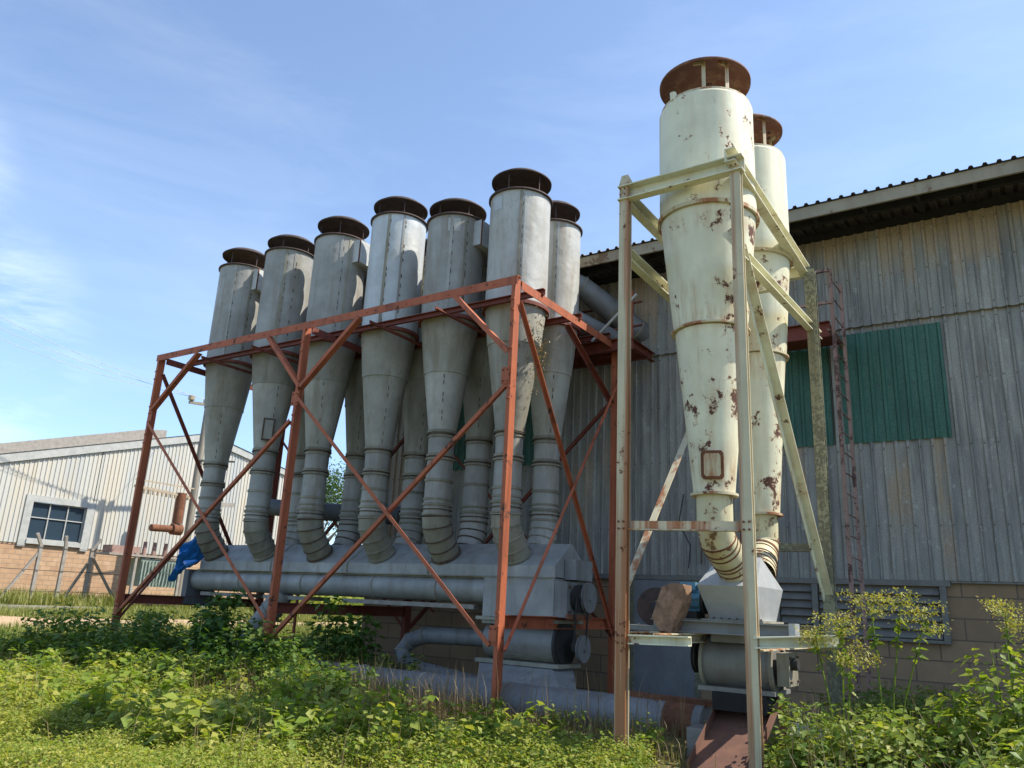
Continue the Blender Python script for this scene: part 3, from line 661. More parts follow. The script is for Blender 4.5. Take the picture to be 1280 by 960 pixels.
for x in (-15.0, -13.0, -11.0, -9.4): mb.ring((x, 11.93, 1.87), (1, 0, 0), .24, .03, .012)
mb.box(-16.6, -8.3, 11.75, 12.1, 2.055, 2.10); mb.build_each('pipe_band', 'galv_band', pt)
mb = MB(); mb.box(-16.9, -16.72, 11.62, 12.4, 1.30, 2.09); mb.build('end_plate', 'pipe_dark', tr)
mb = MB(); mb.box(-8.3, -6.86, 11.70, 12.6, 1.42, 2.085); dc = mb.build('drive_cover', 'galv_hood', tr)
mb = MB(); mb.box(-8.42, -6.8, 11.67, 12.64, 1.36, 1.415); mb.build('cover_flange', 'galv_band', dc)
mb = MB()
for a, b in ((-16.5, -14.9), (-14.3, -12.9), (-11.9, -8.6)): mb.box(a, b, 11.85, 12.5, 1.52, 1.60)
mb.build_each('support_channel', 'conc', tr)
mb = MB(); mb.box(-6.84, -6.6, 11.68, 12.45, 1.46, 2.04); mb.build('gearbox', 'duct', tr)
def wheel(par, name, c, r, w, mat, ax=(1, 0, 0), hub=True):
    mb = MB(); c = Vector(c); a = Vector(ax)
    mb.tube([c-a*w/2, c-a*w/4, c+a*w/4, c+a*w/2], [r, r*.9, r*.9, r], 32); mb.tube([c-a*w, c+a*w], r*.22, 14); return mb.build(name, mat, par)
wheel(tr, 'sprocket', (-6.55, 12.0, 1.78), .22, .05, 'black'); wheel(tr, 'pulley', (-6.48, 12.22, 1.80), .25, .05, 'duct')
for dy in (.0, .62):
    for dz in (.1, .5):
        mb = MB(); mb.tube([(-6.6, 11.75+dy, 1.46+dz), (-6.56, 11.75+dy, 1.46+dz)], .025, 6); mb.build('bolt', 'ridge', tr)
mb = MB(); mb.box(-6.6, -6.55, 11.66, 12.47, 1.44, 1.52); mb.build('bearing_bracket', 'rust', tr)
mb = MB()
for s in (-.22, .22): mb.tube([(-6.5, 12.05+s, 1.78), (-6.55, 12.05+s*.9, .95)], .018, 8)
mb.build('drive_chain', 'black', tr)
# rotary valve under the trough
rv = thing('rotary_valve', 'grey ribbed rotary valve drum under the right end of the trough', 'valve', (-7.5, 12, .7))
mb = MB(); mb.tube([(-8.3, 12.05, 1.03), (-6.85, 12.05, 1.03)], .31, 40); dr = mb.build('drum', 'drum', rv)
mb = MB()
for k in range(26):
    x = -8.28+k*.055; a0 = math.radians(190); pts = [(x+.12*j, 12.05+math.cos(a0+j*.35)*.315, 1.03+math.sin(a0+j*.35)*.315) for j in range(4) if x+.12*j < -6.86]
    if len(pts) > 1: mb.tube(pts, .008, 5)
mb.build('drum_ribs', 'galv_band', dr)
mb = MB(); mb.ring((-6.84, 12.05, 1.03), (1, 0, 0), .02, .05, .36, 36); mb.tube([(-6.86, 12.05, 1.03), (-6.8, 12.05, 1.03)], .33, 36); mb.build('end_flange', 'black', rv)
wheel(rv, 'pulley', (-6.56, 12.2, .97), .22, .06, 'duct'); wheel(rv, 'sprocket', (-6.62, 12.05, 1.0), .12, .05, 'black')
mb = MB(); mb.box(-8.38, -6.72, 11.66, 12.44, .66, .72); mb.box(-8.3, -6.85, 11.7, 12.4, 1.3, 1.355); mb.build_each('mounting_flange', 'galv_band', rv)
mb = MB()
T = [(-8.3, 11.7, .655), (-6.85, 11.7, .655), (-6.85, 12.4, .655), (-8.3, 12.4, .655)]; B = [(-7.55, 10.55, .30), (-5.95, 10.55, .30), (-5.95, 10.95, .28), (-7.55, 10.95, .28)]
mb.add(T+B, [(0, 1, 5, 4), (1, 2, 6, 5), (2, 3, 7, 6), (3, 0, 4, 7), (0, 3, 2, 1)]); mb.build('discharge_hopper', 'galv_hood', rv)

# blue tarp wrapped on the trough's left end
mb = MB(); nU, nV = 16, 20; vs = []
for i in range(nV):
    f = i/(nV-1)
    cx_ = -16.55-1.0*f; cy = 11.75; cz = 2.80-.95*f; w = (.12+.30*math.sin(math.pi*min(1, f*1.15+.08)))*(1.05-.5*f)+.05
    for j in range(nU):
        a = 2*math.pi*j/nU; rr = w*(1+.28*math.sin(3*a+f*9)+.18*math.sin(7*a-f*14)+.10*math.sin(13*a+f*5))
        vs.append((cx_+rr*math.cos(a)*.8, cy+rr*math.sin(a)*.55+.03*math.sin(f*20), cz+rr*math.cos(a+.5)*.55))
fs = [(i*nU+j, i*nU+(j+1) % nU, (i+1)*nU+(j+1) % nU, (i+1)*nU+j) for i in range(nV-1) for j in range(nU)]+[tuple(range(nU)), tuple(range((nV-1)*nU, nV*nU))]
mb.add(vs, fs, False)
mb.tube([(-16.9, 11.6, 2.25), (-16.6, 11.5, 2.2), (-16.35, 11.52, 2.28)], [.05, .09, .03], 9)
tag(mb.build('tarpaulin', 'tarp'), 'crumpled bright blue plastic tarpaulin tied on the left end of the trough', 'tarpaulin')

# ------------------------------------------------------------------ ground ducts
def duct(name, label, path, r, mat, bands=(), bmat='galv_band', n=36):
    d = thing(name, label, 'duct', path[0]); mb = MB(); mb.tube(path, r, n); p = mb.build('duct_pipe', mat, d)
    if bands:
        mb = MB()
        for k in bands:
            if isinstance(k, float): a, b = Vector(path[0]), Vector(path[-1]); mb.ring(a.lerp(b, k), b-a, r if isinstance(r, float) else r[0], .05, .02)
            else: mb.ring(path[k], Vector(path[min(k+1, len(path)-1)])-Vector(path[k-1]), r if isinstance(r, float) else r[k], .03, .015)
        mb.build_each('band', bmat, p)
    return d
SIZE[0] = 1.0
gd = duct('ground_duct', 'long thick grey duct lying on the ground in front of the machinery', [(-12.4, 11.0, .22), (-9.2, 11.0, .20), (-9.19, 11.0, .20), (-6.2, 11.0, .18), (-6.19, 11.0, .18), (-4.02, 11.0, .16)], [.26, .26, .27, .27, .28, .28], 'duct', (.25, .42, .62, .78, .97))
mb = MB(); mb.box(-5.3, -3.95, 10.95, 11.15, .43, .5); mb.beam((-5.3, 11.2, .47), (-4.0, 10.95, .45), .03, .08); mb.build('rusty_top_strip', 'rust', gd)
mb = MB(); mb.ring((-4.35, 11.0, .165), (1, .02, 0), .27, .42, .016); mb.build('rusty_patch', 'rust', gd)
SIZE[0] = 1.065
duct('u_bend_duct', 'dark grey duct bending back on itself in front of the block wall', [(-8.3, 12.5, 1.02), (-9.6, 12.5, 1.0), (-10.2, 12.5, .98), (-10.55, 12.48, .86), (-10.7, 12.44, .66), (-10.55, 12.38, .48), (-10.1, 12.3, .36), (-9.2, 12.2, .28), (-8.0, 12.0, .2)], .155, 'duct', (2, 3, 4, 5, 6, 7))
duct('drop_duct', 'ribbed grey duct leaning down left from the trough into the weeds', [(-13.7, 11.9, 1.68), (-13.95, 11.85, 1.3), (-14.3, 11.8, .9), (-14.55, 11.8, .6), (-14.65, 11.8, .3), (-14.7, 11.8, .05)], .24, 'galv', (1, 2, 3, 4))
SIZE[0] = 1.0
duct('rear_duct', 'dark open ended duct behind the trough pipes', [(-17.4, 14.3, 3.9), (-15.8, 14.3, 3.75), (-12.6, 14.3, 3.55)], .22, 'pipe_dark', (1,))
duct('stand_ground_duct', 'pale grey duct half buried in weeds at the right of the chute', [(-2.95, 10.85, .12), (-2.3, 10.95, .1), (-1.2, 11.1, .08), (.8, 11.4, .05)], .25, 'galv_light', (1, 2))
mb = MB(); mb.box(-3.75, -3.5, 9.6, 10.0, 0, .32); tag(mb.build('concrete_block', 'conc'), 'small concrete block on the ground left of the rusty chute', 'block')

for k, x in enumerate((-5.7, -4.9)):
    mb = MB(); mb.beam((x, 15.5, 2.6), (x+.02, 15.5, 3.1+.3*k), .03, .03, (0, 1, 0)); tag(mb.build('wall_bracket', 'ridge'), ['small rusty bracket on the wall above the grey door', 'small rusty bracket on the wall behind the silver hopper'][k], 'bracket')
# ------------------------------------------------------------------ cream stand
cs = thing('cream_stand', 'rusty cream steel stand around the two tall cream cyclones', 'support frame', (-3.25, 10, 0))
LX, RX, CY0, CY1 = -4.0, -2.55, 8.35, 11.75
def cm(name, p, q, w, h, kind='C', mat='creamleg', upv=(0, 0, 1), t=.014): return member(name, p, q, w, h, kind, mat, upv, cs, t)
cm('leg', (LX, CY0, -.1), (LX, CY0, 6.98), .13, .10, 'I', 'creamleg', (0, 1, 0))
cm('leg', (RX, CY0, -.1), (RX, CY0, 6.78), .125, .09, 'I', 'creamleg', (0, 1, 0))
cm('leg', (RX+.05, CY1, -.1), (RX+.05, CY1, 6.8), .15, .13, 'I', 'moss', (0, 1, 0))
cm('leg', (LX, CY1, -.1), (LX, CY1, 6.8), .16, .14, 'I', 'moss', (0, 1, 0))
cm('top_beam', (LX-.08, CY0-.02, 6.83), (RX+.1, CY0-.02, 6.83), .13, .20, 'C', 'cream')
cm('top_beam', (RX-.03, CY0-.12, 6.93), (RX-.03, CY1+.1, 6.84), .13, .18, 'C', 'cream')
cm('top_beam', (LX, CY0+.05, 6.8), (LX, CY1+.1, 6.8), .12, .18, 'C', 'cream')
cm('top_beam', (LX+.08, CY1, 6.8), (RX-.08, CY1, 6.8), .12, .18, 'C', 'cream')
cm('mid_beam', (RX, CY0+.08, 5.72), (RX+.02, CY1+.5, 5.90), .10, .13, 'C', 'cream')
cm('mid_beam', (LX, CY0+.08, 6.0), (LX, CY1, 5.95), .11, .17, 'C', 'cream')
cm('mid_beam', (LX+.07, 9.95, 5.9), (RX-.07, 9.95, 5.9), .10, .16, 'C', 'cream')
cm('cross_rail', (LX+.08, CY0, 2.56), (RX-.08, CY0, 2.53), .09, .11, 'L')
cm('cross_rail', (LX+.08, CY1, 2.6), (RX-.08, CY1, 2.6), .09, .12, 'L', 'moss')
cm('lower_rail', (LX+.08, CY0+.02, 1.31), (-3.22, CY0+.02, 1.33), .10, .10, 'C', 'cream')
cm('lower_rail', (RX+.02, CY0-.02, 1.36), (RX+.78, CY0+.3, 1.42), .10, .11, 'C', 'cream')
cm('diagonal_brace', (RX-.0, CY0+.07, 5.8), (RX+.05, CY1-.08, 1.9), .12, .12, 'L', 'cream', (1, 0, 0))
cm('diagonal_brace', (LX, CY0+.07, 1.8), (LX, CY1-.5, 4.9), .09, .09, 'L', 'creamleg', (1, 0, 0))
mb = MB(); mb.poly([(RX+.0, CY0+.07, 5.7), (RX, CY0+.07, 6.1), (RX-.22, CY0+.07, 6.0)], (0, .012, 0)); mb.build('gusset', 'cream', cs)
mb = MB(); mb.poly([(LX-.1, CY0-.0, 6.98), (LX+.1, CY0-.0, 6.98), (LX+.03, CY0, 7.12), (LX-.06, CY0, 7.12)], (0, .012, 0)); mb.build('lug', 'creamleg', cs)

for x, z in ((LX, 6.83), (RX, 6.83), (LX, 2.56), (RX, 2.53), (LX, 1.31)):
    for dx, dz in ((-.03, -.04), (.03, -.04), (-.03, .04), (.03, .04)):
        mb = MB(); yy = CY0-(.085 if z > 6 else .05); mb.tube([(x+dx, yy, z+dz), (x+dx, yy-.018, z+dz)], .012, 6); mb.build('bolt', 'rust', cs)
def cream(x, y, zc_top, R, label, n):
    t = thing('cream_cyclone', label, 'cyclone', (x, y, 2), 'cream cyclones in the cream stand')
    zb = 6.55 if n == 0 else 6.75
    mb = MB(); mb.tube([(x, y, zb), (x, y, zc_top-.05), (x, y, zc_top)], [R, R, R-.03], 56); b = mb.build('cylinder_body', 'cream', t)
    mb = MB(); mb.ring((x, y, zb), (0, 0, 1), R, .05, .03, 56); mb.ring((x, y, zc_top), (0, 0, 1), R-.04, .03, .02, 56); mb.build_each('body_flange', 'creamleg', b)
    z1 = 5.02 if n == 0 else 5.25; r1 = .45 if n == 0 else .43; z2 = 2.98; r2_ = .20
    mb = MB(); mb.tube([(x, y, zb-.02), (x, y, z1)], [R-.015, r1], 56, (False, False)); c = mb.build('upper_cone', 'cream', t)
    mb = MB(); mb.ring((x, y, z1), (0, 0, 1), r1-.01, .025, .045, 56); mb.build('rusty_flange', 'creamleg', c)
    mb = MB(); mb.tube([(x, y, z1-.02), (x, y, z2)], [r1-.015, r2_+.04], 56, (False, False)); c = mb.build('lower_cone', 'cream', t)
    mb = MB(); mb.ring((x, y, z2), (0, 0, 1), r2_+.02, .03, .06, 48); mb.build('rusty_flange', 'creamleg', c)
    if n == 0:
        a = math.atan2(-y, -x)-.05; zz = 3.3; rr = .27; cc = Vector((x+math.cos(a)*rr, y+math.sin(a)*rr, zz)); tx = Vector((-math.sin(a), math.cos(a), 0)); nn = Vector((math.cos(a), math.sin(a), -.12)); uu = Vector((math.cos(a)*.12, math.sin(a)*.12, .98))
        def rr_(w, h, k=.05): return [cc+tx*sx*w+uu*sy*h for sx, sy in ((-1, -.8), (-.8, -1), (.8, -1), (1, -.8), (1, .8), (.8, 1), (-.8, 1), (-1, .8))]
        mb = MB(); mb.poly([p for p in rr_(.13, .17)][::-1], nn*.035); hd = mb.build('hatch_frame', 'rust', t)
        mb = MB(); mb.poly([p+nn*.035 for p in rr_(.095, .135)][::-1], nn*.012); mb.build('hatch_cover', 'creamleg', hd)
    s = 1 if n == 0 else -1; ty = 9.72 if n == 0 else 10.38; fx = x+(.05 if n == 0 else .12)
    zf = 2.14
    path = [(x, y, z2), (x, y, z2-.38), (x+(fx-x)*.1, y+s*.07*(1 if n == 0 else 1.4), z2-.52)]
    e0 = Vector(path[-1]); e1 = Vector((fx, ty, zf))
    path += [e0.lerp(e1, k) for k in (.25, .5, .75, 1)]
    mb = MB(); mb.tube(path, r2_+.01, 40, (False, False)); el = mb.build('bent_outlet_pipe', 'creampipe', t)
    mb = MB()
    for k in range(1, len(path)-1): mb.ring(path[k], Vector(path[k+1])-Vector(path[k-1]), r2_+.006, .02, .012)
    for f in (.12, .6, .9): mb.ring(e0.lerp(e1, f), e1-e0, r2_+.006, .018, .012)
    mb.build_each('pipe_seam', 'rust', el)
    rc = .60 if n == 0 else .53; h = .46 if n == 0 else .52
    mb = MB(); mb.lathe([(0, .10), (rc*.5, .09), (rc*.53, .06), (rc*.86, .03), (rc, -.04), (rc+.012, -.045), (rc+.015, 0), (rc*.85, .08), (0, .15)], (x, y, zc_top+h), 52); cp = mb.build('rain_cap', 'rustcap', t)
    mb = MB(); a0 = math.atan2(-y, -x)
    for k, a in enumerate((a0-.02, a0+.62, a0+2.2, a0-2.1)):
        c, s_ = math.cos(a), math.sin(a); q = R*.80
        mb.beam((x+c*q, y+s_*q, zc_top-.02), (x+c*q, y+s_*q, zc_top+h+.03), .05, .012, (c, s_, 0)); mb.beam((x+c*q, y+s_*q, zc_top+h+.0), (x+c*q+s_*.13, y+s_*q-c*.13, zc_top+h), .012, .05)
    mb.build_each('strut', 'creamleg', cp)
    a = a0-.75; mb = MB(); mb.tube([(x+math.cos(a)*R*.95, y+math.sin(a)*R*.95, zc_top-.03), (x+math.cos(a)*R*.97, y+math.sin(a)*R*.97, zc_top+.08)], .045, 12); mb.build('lifting_lug', 'cream', t)
    return t
cream(-3.17, 9.1, 8.20, .62, 'nearer of the two tall cream cyclones, peeling paint and a wide rusty cap', 0)
cream(-3.18, 11.05, 8.50, .56, 'farther cream cyclone standing behind the nearer one, small rusty cap', 1)

# ------------------------------------------------------------------ machinery in the cream stand
hp = thing('feed_hopper', 'faceted bare silver hopper box below the cream cyclones', 'hopper', (-3.2, 10, 1.55))
HX0, HX1 = -3.55, -2.82
S6 = [(9.72, 1.57), (9.48, 1.96), (10.03, 2.33), (10.6, 1.96), (10.42, 1.57)]
mb = MB(); vs = []
for X_, k in ((HX0, 0), (HX1, 1)):
    for j, (yy, zz) in enumerate(S6):
        xx = X_
        if zz > 2.2: xx = X_+(.10 if k == 0 else -.10)
        if zz < 1.7: xx = X_+(.08 if k == 0 else -.05)
        vs.append((xx, yy, zz))
mb.add(vs, [(0, 1, 6, 5), (1, 2, 7, 6), (2, 3, 8, 7), (3, 4, 9, 8), (4, 0, 5, 9), (4, 3, 2, 1, 0), (5, 6, 7, 8, 9)])
mb.build('hopper_shell', 'silver', hp)
mb = MB(); mb.box(-3.55, -2.80, 9.62, 10.5, 1.545, 1.568); mb.build('bolting_flange', 'galv_band', hp)
for i in range(8): mb = MB(); x = -3.5+i*.095; mb.tube([(x, 9.655, 1.568), (x, 9.655, 1.59)], .013, 6); mb.build('bolt', 'ridge', hp)
mp_ = thing('machine_base', 'grey channel beams carrying the silver hopper, resting on the lower rails', 'beam', (-3.3, 9.8, 1.4))
for y in (9.52, 10.6):
    mb = MB(); mb.beam((-4.15, y, 1.47), (-2.45, y, 1.47), .10, .145, (0, 0, 1), 'C'); mb.build('channel', 'galv_band' if y > 10 else 'drum', mp_)
mb = MB(); mb.box(-2.47, -2.40, 9.45, 9.65, 1.36, 1.56); mb.build('end_block', 'silver', mp_)
for x in (-4.0, -3.62, -2.5): mb = MB(); mb.beam((x, 8.42, 1.335), (x, 11.7, 1.335), .08, .11, (0, 0, 1), 'C'); mb.build('runner', 'creamleg', mp_)
rv2 = thing('rotary_valve', 'squat dull grey rotary valve drum under the silver hopper', 'valve', (-3.2, 10.1, .8))
mb = MB(); mb.tube([(-3.62, 10.1, 1.06), (-2.80, 10.1, 1.06)], .31, 44); mb.build('drum', 'drum', rv2)
for x in (-3.63, -2.79): mb = MB(); mb.ring((x, 10.1, 1.06), (1, 0, 0), .28, .04, .07, 40); mb.build('end_ring', 'galv_band', rv2)
mb = MB(); mb.box(-3.66, -2.74, 9.76, 10.44, .74, .79); mb.box(-3.5, -2.85, 9.8, 10.4, 1.3, 1.39); mb.build_each('flange', 'drum', rv2)
mb = MB(); mb.box(-2.74, -2.60, 9.88, 10.28, .85, 1.22); bb = mb.build('bearing_box', 'galv_band', rv2)
mb = MB(); mb.tube([(-2.60, 10.0, 1.1), (-2.52, 10.0, 1.1)], .07, 16); mb.build('shaft_end', 'black', bb)
for dy, dz in ((.04, .05), (.36, .05), (.04, .32), (.36, .32)): mb = MB(); mb.tube([(-2.60, 9.88+dy, .85+dz), (-2.575, 9.88+dy, .85+dz)], .018, 6); mb.build('bolt', 'ridge', bb)
wheel(rv2, 'sprocket', (-3.78, 10.1, 1.1), .2, .05, 'black')
ch = thing('discharge_chute', 'wide brown rusty chute sloping from the drum down to the ground', 'chute', (-3.2, 9.4, .2))
A = Vector((-3.5, 10.3, .62)); Bv = Vector((-3.42, 8.75, -.02))
mb = MB(); mb.add([A, A+Vector((.66, 0, 0)), Bv+Vector((.62, 0, 0)), Bv, A+Vector((0, 0, -.02)), A+Vector((.66, 0, -.02)), Bv+Vector((.62, 0, -.02)), Bv+Vector((0, 0, -.02))], [(0, 3, 2, 1), (4, 5, 6, 7), (0, 1, 5, 4), (3, 7, 6, 2), (0, 4, 7, 3), (1, 2, 6, 5)]); mb.build('chute_plate', 'rustplate', ch)
for dx in (-.012, .66):
    mb = MB(); mb.poly([A+Vector((dx, 0, -.02)), Bv+Vector((dx, 0, -.02)), Bv+Vector((dx, 0, .10)), A+Vector((dx, 0, .14))], (.012, 0, 0)); mb.build('side_plate', 'rustplate', ch)
mb = MB(); mb.poly([(-3.48, 9.74, .735), (-2.84, 9.74, .735), (-2.84, 10.45, .735), (-3.48, 10.45, .735)], (0, 0, -.2)); mb.build('throat', 'dark', ch)
mb = MB(); mb.beam((-2.62, 9.6, -.05), (-2.62, 9.62, .72), .10, .03, (0, 1, 0)); tag(mb.build('rusty_post', 'rust'), 'short rusty plate post beside the chute under the drum', 'post')
mt = thing('electric_motor', 'small pale blue electric motor beside the silver hopper', 'motor', (-3.75, 9.9, 1.56))
mb = MB(); mb.tube([(-3.92, 9.95, 1.80), (-3.60, 9.95, 1.80)], .15, 24)
for k in range(12): a = 2*math.pi*k/12; mb.beam((-3.95, 9.9+math.cos(a)*.16+.05, 1.80+math.sin(a)*.16), (-3.66, 9.9+math.cos(a)*.16+.05, 1.80+math.sin(a)*.16), .012, .03, (0, math.cos(a), math.sin(a)))
mb.build('motor_body', 'blue', mt)
mb = MB(); mb.box(-3.88, -3.68, 9.78, 9.95, 1.9, 2.0); mb.build('terminal_box', 'blue', mt)
mb = MB(); mb.box(-3.95, -3.66, 9.75, 10.05, 1.56, 1.65); mb.build('foot', 'black', mt)
mb = MB(); mb.tube([(-3.62, 9.9, 1.78), (-3.58, 9.9, 1.78)], .16, 20); mb.build('fan_cover', 'black', mt)
gu = MB(); C_ = Vector((-3.85, 9.35, 1.68)); pr_ = [(-.075, .235), (.054, .283), (.20, .275), (.19, .06), (.13, -.077), (.04, -.29), (-.115, -.275), (-.207, -.122)][::-1]
vs = [C_+Vector((x, -.06, z)) for x, z in pr_]+[C_+Vector((x*1.02, .22, z*.98)) for x, z in pr_]+[C_+Vector((.05, -.10, .06))]
n = 8; gu.add(vs, [((i+1) % n, i, 16) for i in range(n)]+[(i, (i+1) % n, n+(i+1) % n, n+i) for i in range(n)]+[tuple(range(n, 2*n))[::-1]])
tag(gu.build('belt_guard', 'guard'), 'orange brown faceted belt guard left of the blue motor', 'guard')
dw = thing('drive_wheel', 'dark rusty belt pulley half hidden behind the orange brown guard', 'pulley', (-4.35, 9.75, 1.6))
wheel(dw, 'rim', (-4.30, 10.0, 1.68), .25, .08, 'cap', (.5, -.85, 0)); wheel(dw, 'hub', (-4.30, 10.0, 1.68), .1, .2, 'black', (.9, -.4, 0))
mb = MB(); mb.beam((-4.6, 9.8, 1.42), (-3.9, 9.8, 1.42), .5, .06); mb.build('mounting_plate', 'drum', dw)
mb = MB(); mb.tube([(-6.05, 15.5, 4.0), (-6.15, 15.45, 3.4), (-5.9, 15.45, 2.95), (-5.95, 15.45, 2.5)], .012, 6); tag(mb.build('hanging_cable', 'black'), 'thin black cable hanging down the wall above the grey door', 'cable')

# ------------------------------------------------------------------ utility poles, transformer, wires, fence (left background)
up1 = thing('utility_pole', 'weathered wooden utility pole with crossarm and rusty brackets in front of the far shed', 'utility pole', (-36, 24.6, .5))
mb = MB(); mb.tube([(-36, 24.6, .3), (-36, 24.6, 11.1)], [.19, .13], 14); mb.build('pole', 'wood', up1)
mb = MB(); mb.beam((-36, 23.5, 11.0), (-36, 26.4, 11.3), .12, .14); mb.build('crossarm', 'wood', up1)
for y in (23.6, 24.5, 25.0): mb = MB(); mb.tube([(-36, y, 11.1), (-36, y, 11.15), (-36, y, 11.35), (-36, y, 11.4)], [.08, .17, .17, .06], 12); mb.build('insulator', 'porc', up1)
mb = MB(); mb.beam((-35.8, 24.5, 8.1), (-35.8, 26.6, 8.4), .06, .1); mb.build('stay_arm', 'black', up1)
up2 = thing('utility_pole', 'greenish tall utility pole standing close right of the weathered one', 'utility pole', (-34, 24.4, .4))
mb = MB(); mb.tube([(-36, 26.05, .3), (-36, 26.05, 9.9)], [.18, .14], 14); mb.build('pole', 'woodgreen', up2)
mb = MB(); mb.beam((-35.7, 24.9, 5.9), (-35.7, 26.9, 6.1), .1, .22); mb.build('bracket', 'conc', up2)
sw = thing('switchgear', 'rusty switchgear brackets and pipes fixed on the utility pole', 'switchgear', (-35.7, 23.6, 5))
mb = MB(); mb.beam((-35.75, 21.2, 6.3), (-35.75, 24.4, 6.15), .1, .12)
for i in range(12): mb.tube([(-35.75, 21.5+i*.24, 6.22), (-35.75, 21.5+i*.24, 6.0)], .06, 8)
mb.beam((-35.75, 21.2, 6.62), (-35.75, 24.4, 6.62), .04, .06); mb.build('busbar', 'porc', sw)
mb = MB(); mb.tube([(-35.75, 23.75, 6.3), (-35.75, 23.75, 4.8)], .24, 14); mb.build('fuse_housing', 'rust', sw)
mb = MB(); mb.tube([(-35.75, 22.4, 4.45), (-35.75, 23.7, 4.5)], .17, 12); mb.tube([(-35.75, 23.5, 4.5), (-35.75, 24.0, 4.5)], .28, 14); mb.build('outlet_pipe', 'rust', sw)
tf = thing('transformer', 'pale green fenced transformer unit with red fittings below the switchgear', 'transformer', (-36, 23.3, .5))
mb = MB(); mb.box(-36.9, -35.9, 22.3, 24.3, 1.7, 3.0); mb.build('tank', 'transf', tf)
mb = MB()
for i in range(12): mb.beam((-35.85, 22.35+i*.17, 1.75), (-35.85, 22.35+i*.17, 2.9), .03, .05, (1, 0, 0))
for i in range(9): mb.beam((-35.8, 22.5+i*.2, 1.8), (-35.8, 22.8+i*.16, 2.8), .02, .02, (1, 0, 0))
mb.build('cooling_fins', 'transf', tf)
mb = MB(); mb.box(-36.8, -36.0, 20.8, 22.2, 3.15, 3.5); mb.build('red_tray', 'pink', tf)
for y in (22.6, 23.1, 23.7): mb = MB(); mb.tube([(-36.3, y, 3.0), (-36.3, y, 3.8)], [.12, .08], 10); mb.build('bushing', 'pink', tf)
mb = MB(); mb.beam((-35.9, 22.0, .5), (-35.9, 22.0, 3.2), .12, .12, (1, 0, 0)); mb.beam((-35.9, 24.4, .5), (-35.9, 24.4, 3.2), .12, .12, (1, 0, 0)); mb.box(-37, -35.8, 20.6, 24.5, 3.05, 3.14); mb.box(-36.9, -35.7, 21.9, 24.6, .9, 1.25); mb.build('platform', 'conc', tf)
for k, (ya, za, yb, zb_) in enumerate(((23.6, 11.4, 5, 16.4), (24.5, 11.4, 5.5, 15.2), (25.0, 11.4, 6, 14.2))):
    mb = MB(); pts = []
    for i in range(13): f = i/12; pts.append((-36-2*f, ya+(yb-ya)*f, za+(zb_-za)*f-1.1*math.sin(math.pi*f)))
    mb.tube(pts, .012, 5); tag(mb.build('overhead_wire', 'wire'), ['uppermost', 'middle', 'lowest'][k]+' of the three thin overhead wires crossing the sky at left', 'wire', 'overhead wires')
mb = MB(); mb.tube([(-36, 25, 11.3), (-36, 26.9, 14.5)], .012, 5); tag(mb.build('stay_wire', 'wire'), 'thin stay wire rising right from the pole crossarm', 'wire')
for k, (y, lean) in enumerate(((18.25, 1), (19.35, -1), (20.6, -1))):
    t = thing('fence_post', ['leftmost cranked concrete fence post with a diagonal strut', 'middle cranked concrete fence post below the shed window', 'right cranked concrete fence post with a long strut'][k], 'fence post', (-37.3, y, .5), 'concrete fence posts before the far shed')
    x = -37.3
    mb = MB(); mb.beam((x, y, .3), (x, y, 3.3), .14, .14, (1, 0, 0)); mb.beam((x, y, 3.25), (x+.1, y-.3*lean*(1 if k != 1 else -.4), 3.75), .12, .12, (1, 0, 0)); mb.build('post', 'conc', t)
    if k != 1: mb = MB(); mb.beam((x, y, 3.0), (x, y+(1.9 if k == 2 else -1.5), .5), .10, .10, (1, 0, 0)); mb.build('strut', 'conc', t)
    if k == 2: mb = MB(); mb.beam((x, y-.1, 2.6), (x, y-1.1, .6), .10, .10, (1, 0, 0)); mb.build('strut', 'wood', t)
for z, lb_ in ((3.2, 'top'), (2.2, 'middle'), (1.3, 'lower')):
    mb = MB(); mb.tube([(-37.2, 10, z), (-37.2, 18.25, z-.03), (-37.2, 20.6, z), (-37.2, 26, z-.1)], .012, 5); tag(mb.build('fence_wire', 'black'), lb_+' wire strung along the concrete fence posts', 'wire', 'fence wires')
mb = MB(); mb.box(-35.2, -34.9, 10, 22.3, .5, .72); tag(mb.build('low_kerb', 'conc'), 'low concrete edging in the grass before the far shed', 'kerb')

# ------------------------------------------------------------------ vegetation
def leaf_arrays():
    v = np.array([(0, 0, 0), (-.5, .42, .04), (0, .48, -.08), (.5, .42, .04), (0, 1, -.12)]); f = np.array([(0, 2, 1), (1, 2, 4), (0, 3, 2), (2, 3, 4)]); return v, f
LV, LF = leaf_arrays()
def rotm(yaw, pitch, roll):
    cy, sy, cp, sp, cr_, sr = np.cos(yaw), np.sin(yaw), np.cos(pitch), np.sin(pitch), np.cos(roll), np.sin(roll)
    n = len(yaw); Rz = np.zeros((n, 3, 3)); Rz[:, 0, 0] = cy; Rz[:, 0, 1] = -sy; Rz[:, 1, 0] = sy; Rz[:, 1, 1] = cy; Rz[:, 2, 2] = 1
    Rx = np.zeros((n, 3, 3)); Rx[:, 0, 0] = 1; Rx[:, 1, 1] = cp; Rx[:, 1, 2] = -sp; Rx[:, 2, 1] = sp; Rx[:, 2, 2] = cp
    Ry = np.zeros((n, 3, 3)); Ry[:, 1, 1] = 1; Ry[:, 0, 0] = cr_; Ry[:, 0, 2] = sr; Ry[:, 2, 0] = -sr; Ry[:, 2, 2] = cr_
    return Rz @ Rx @ Ry
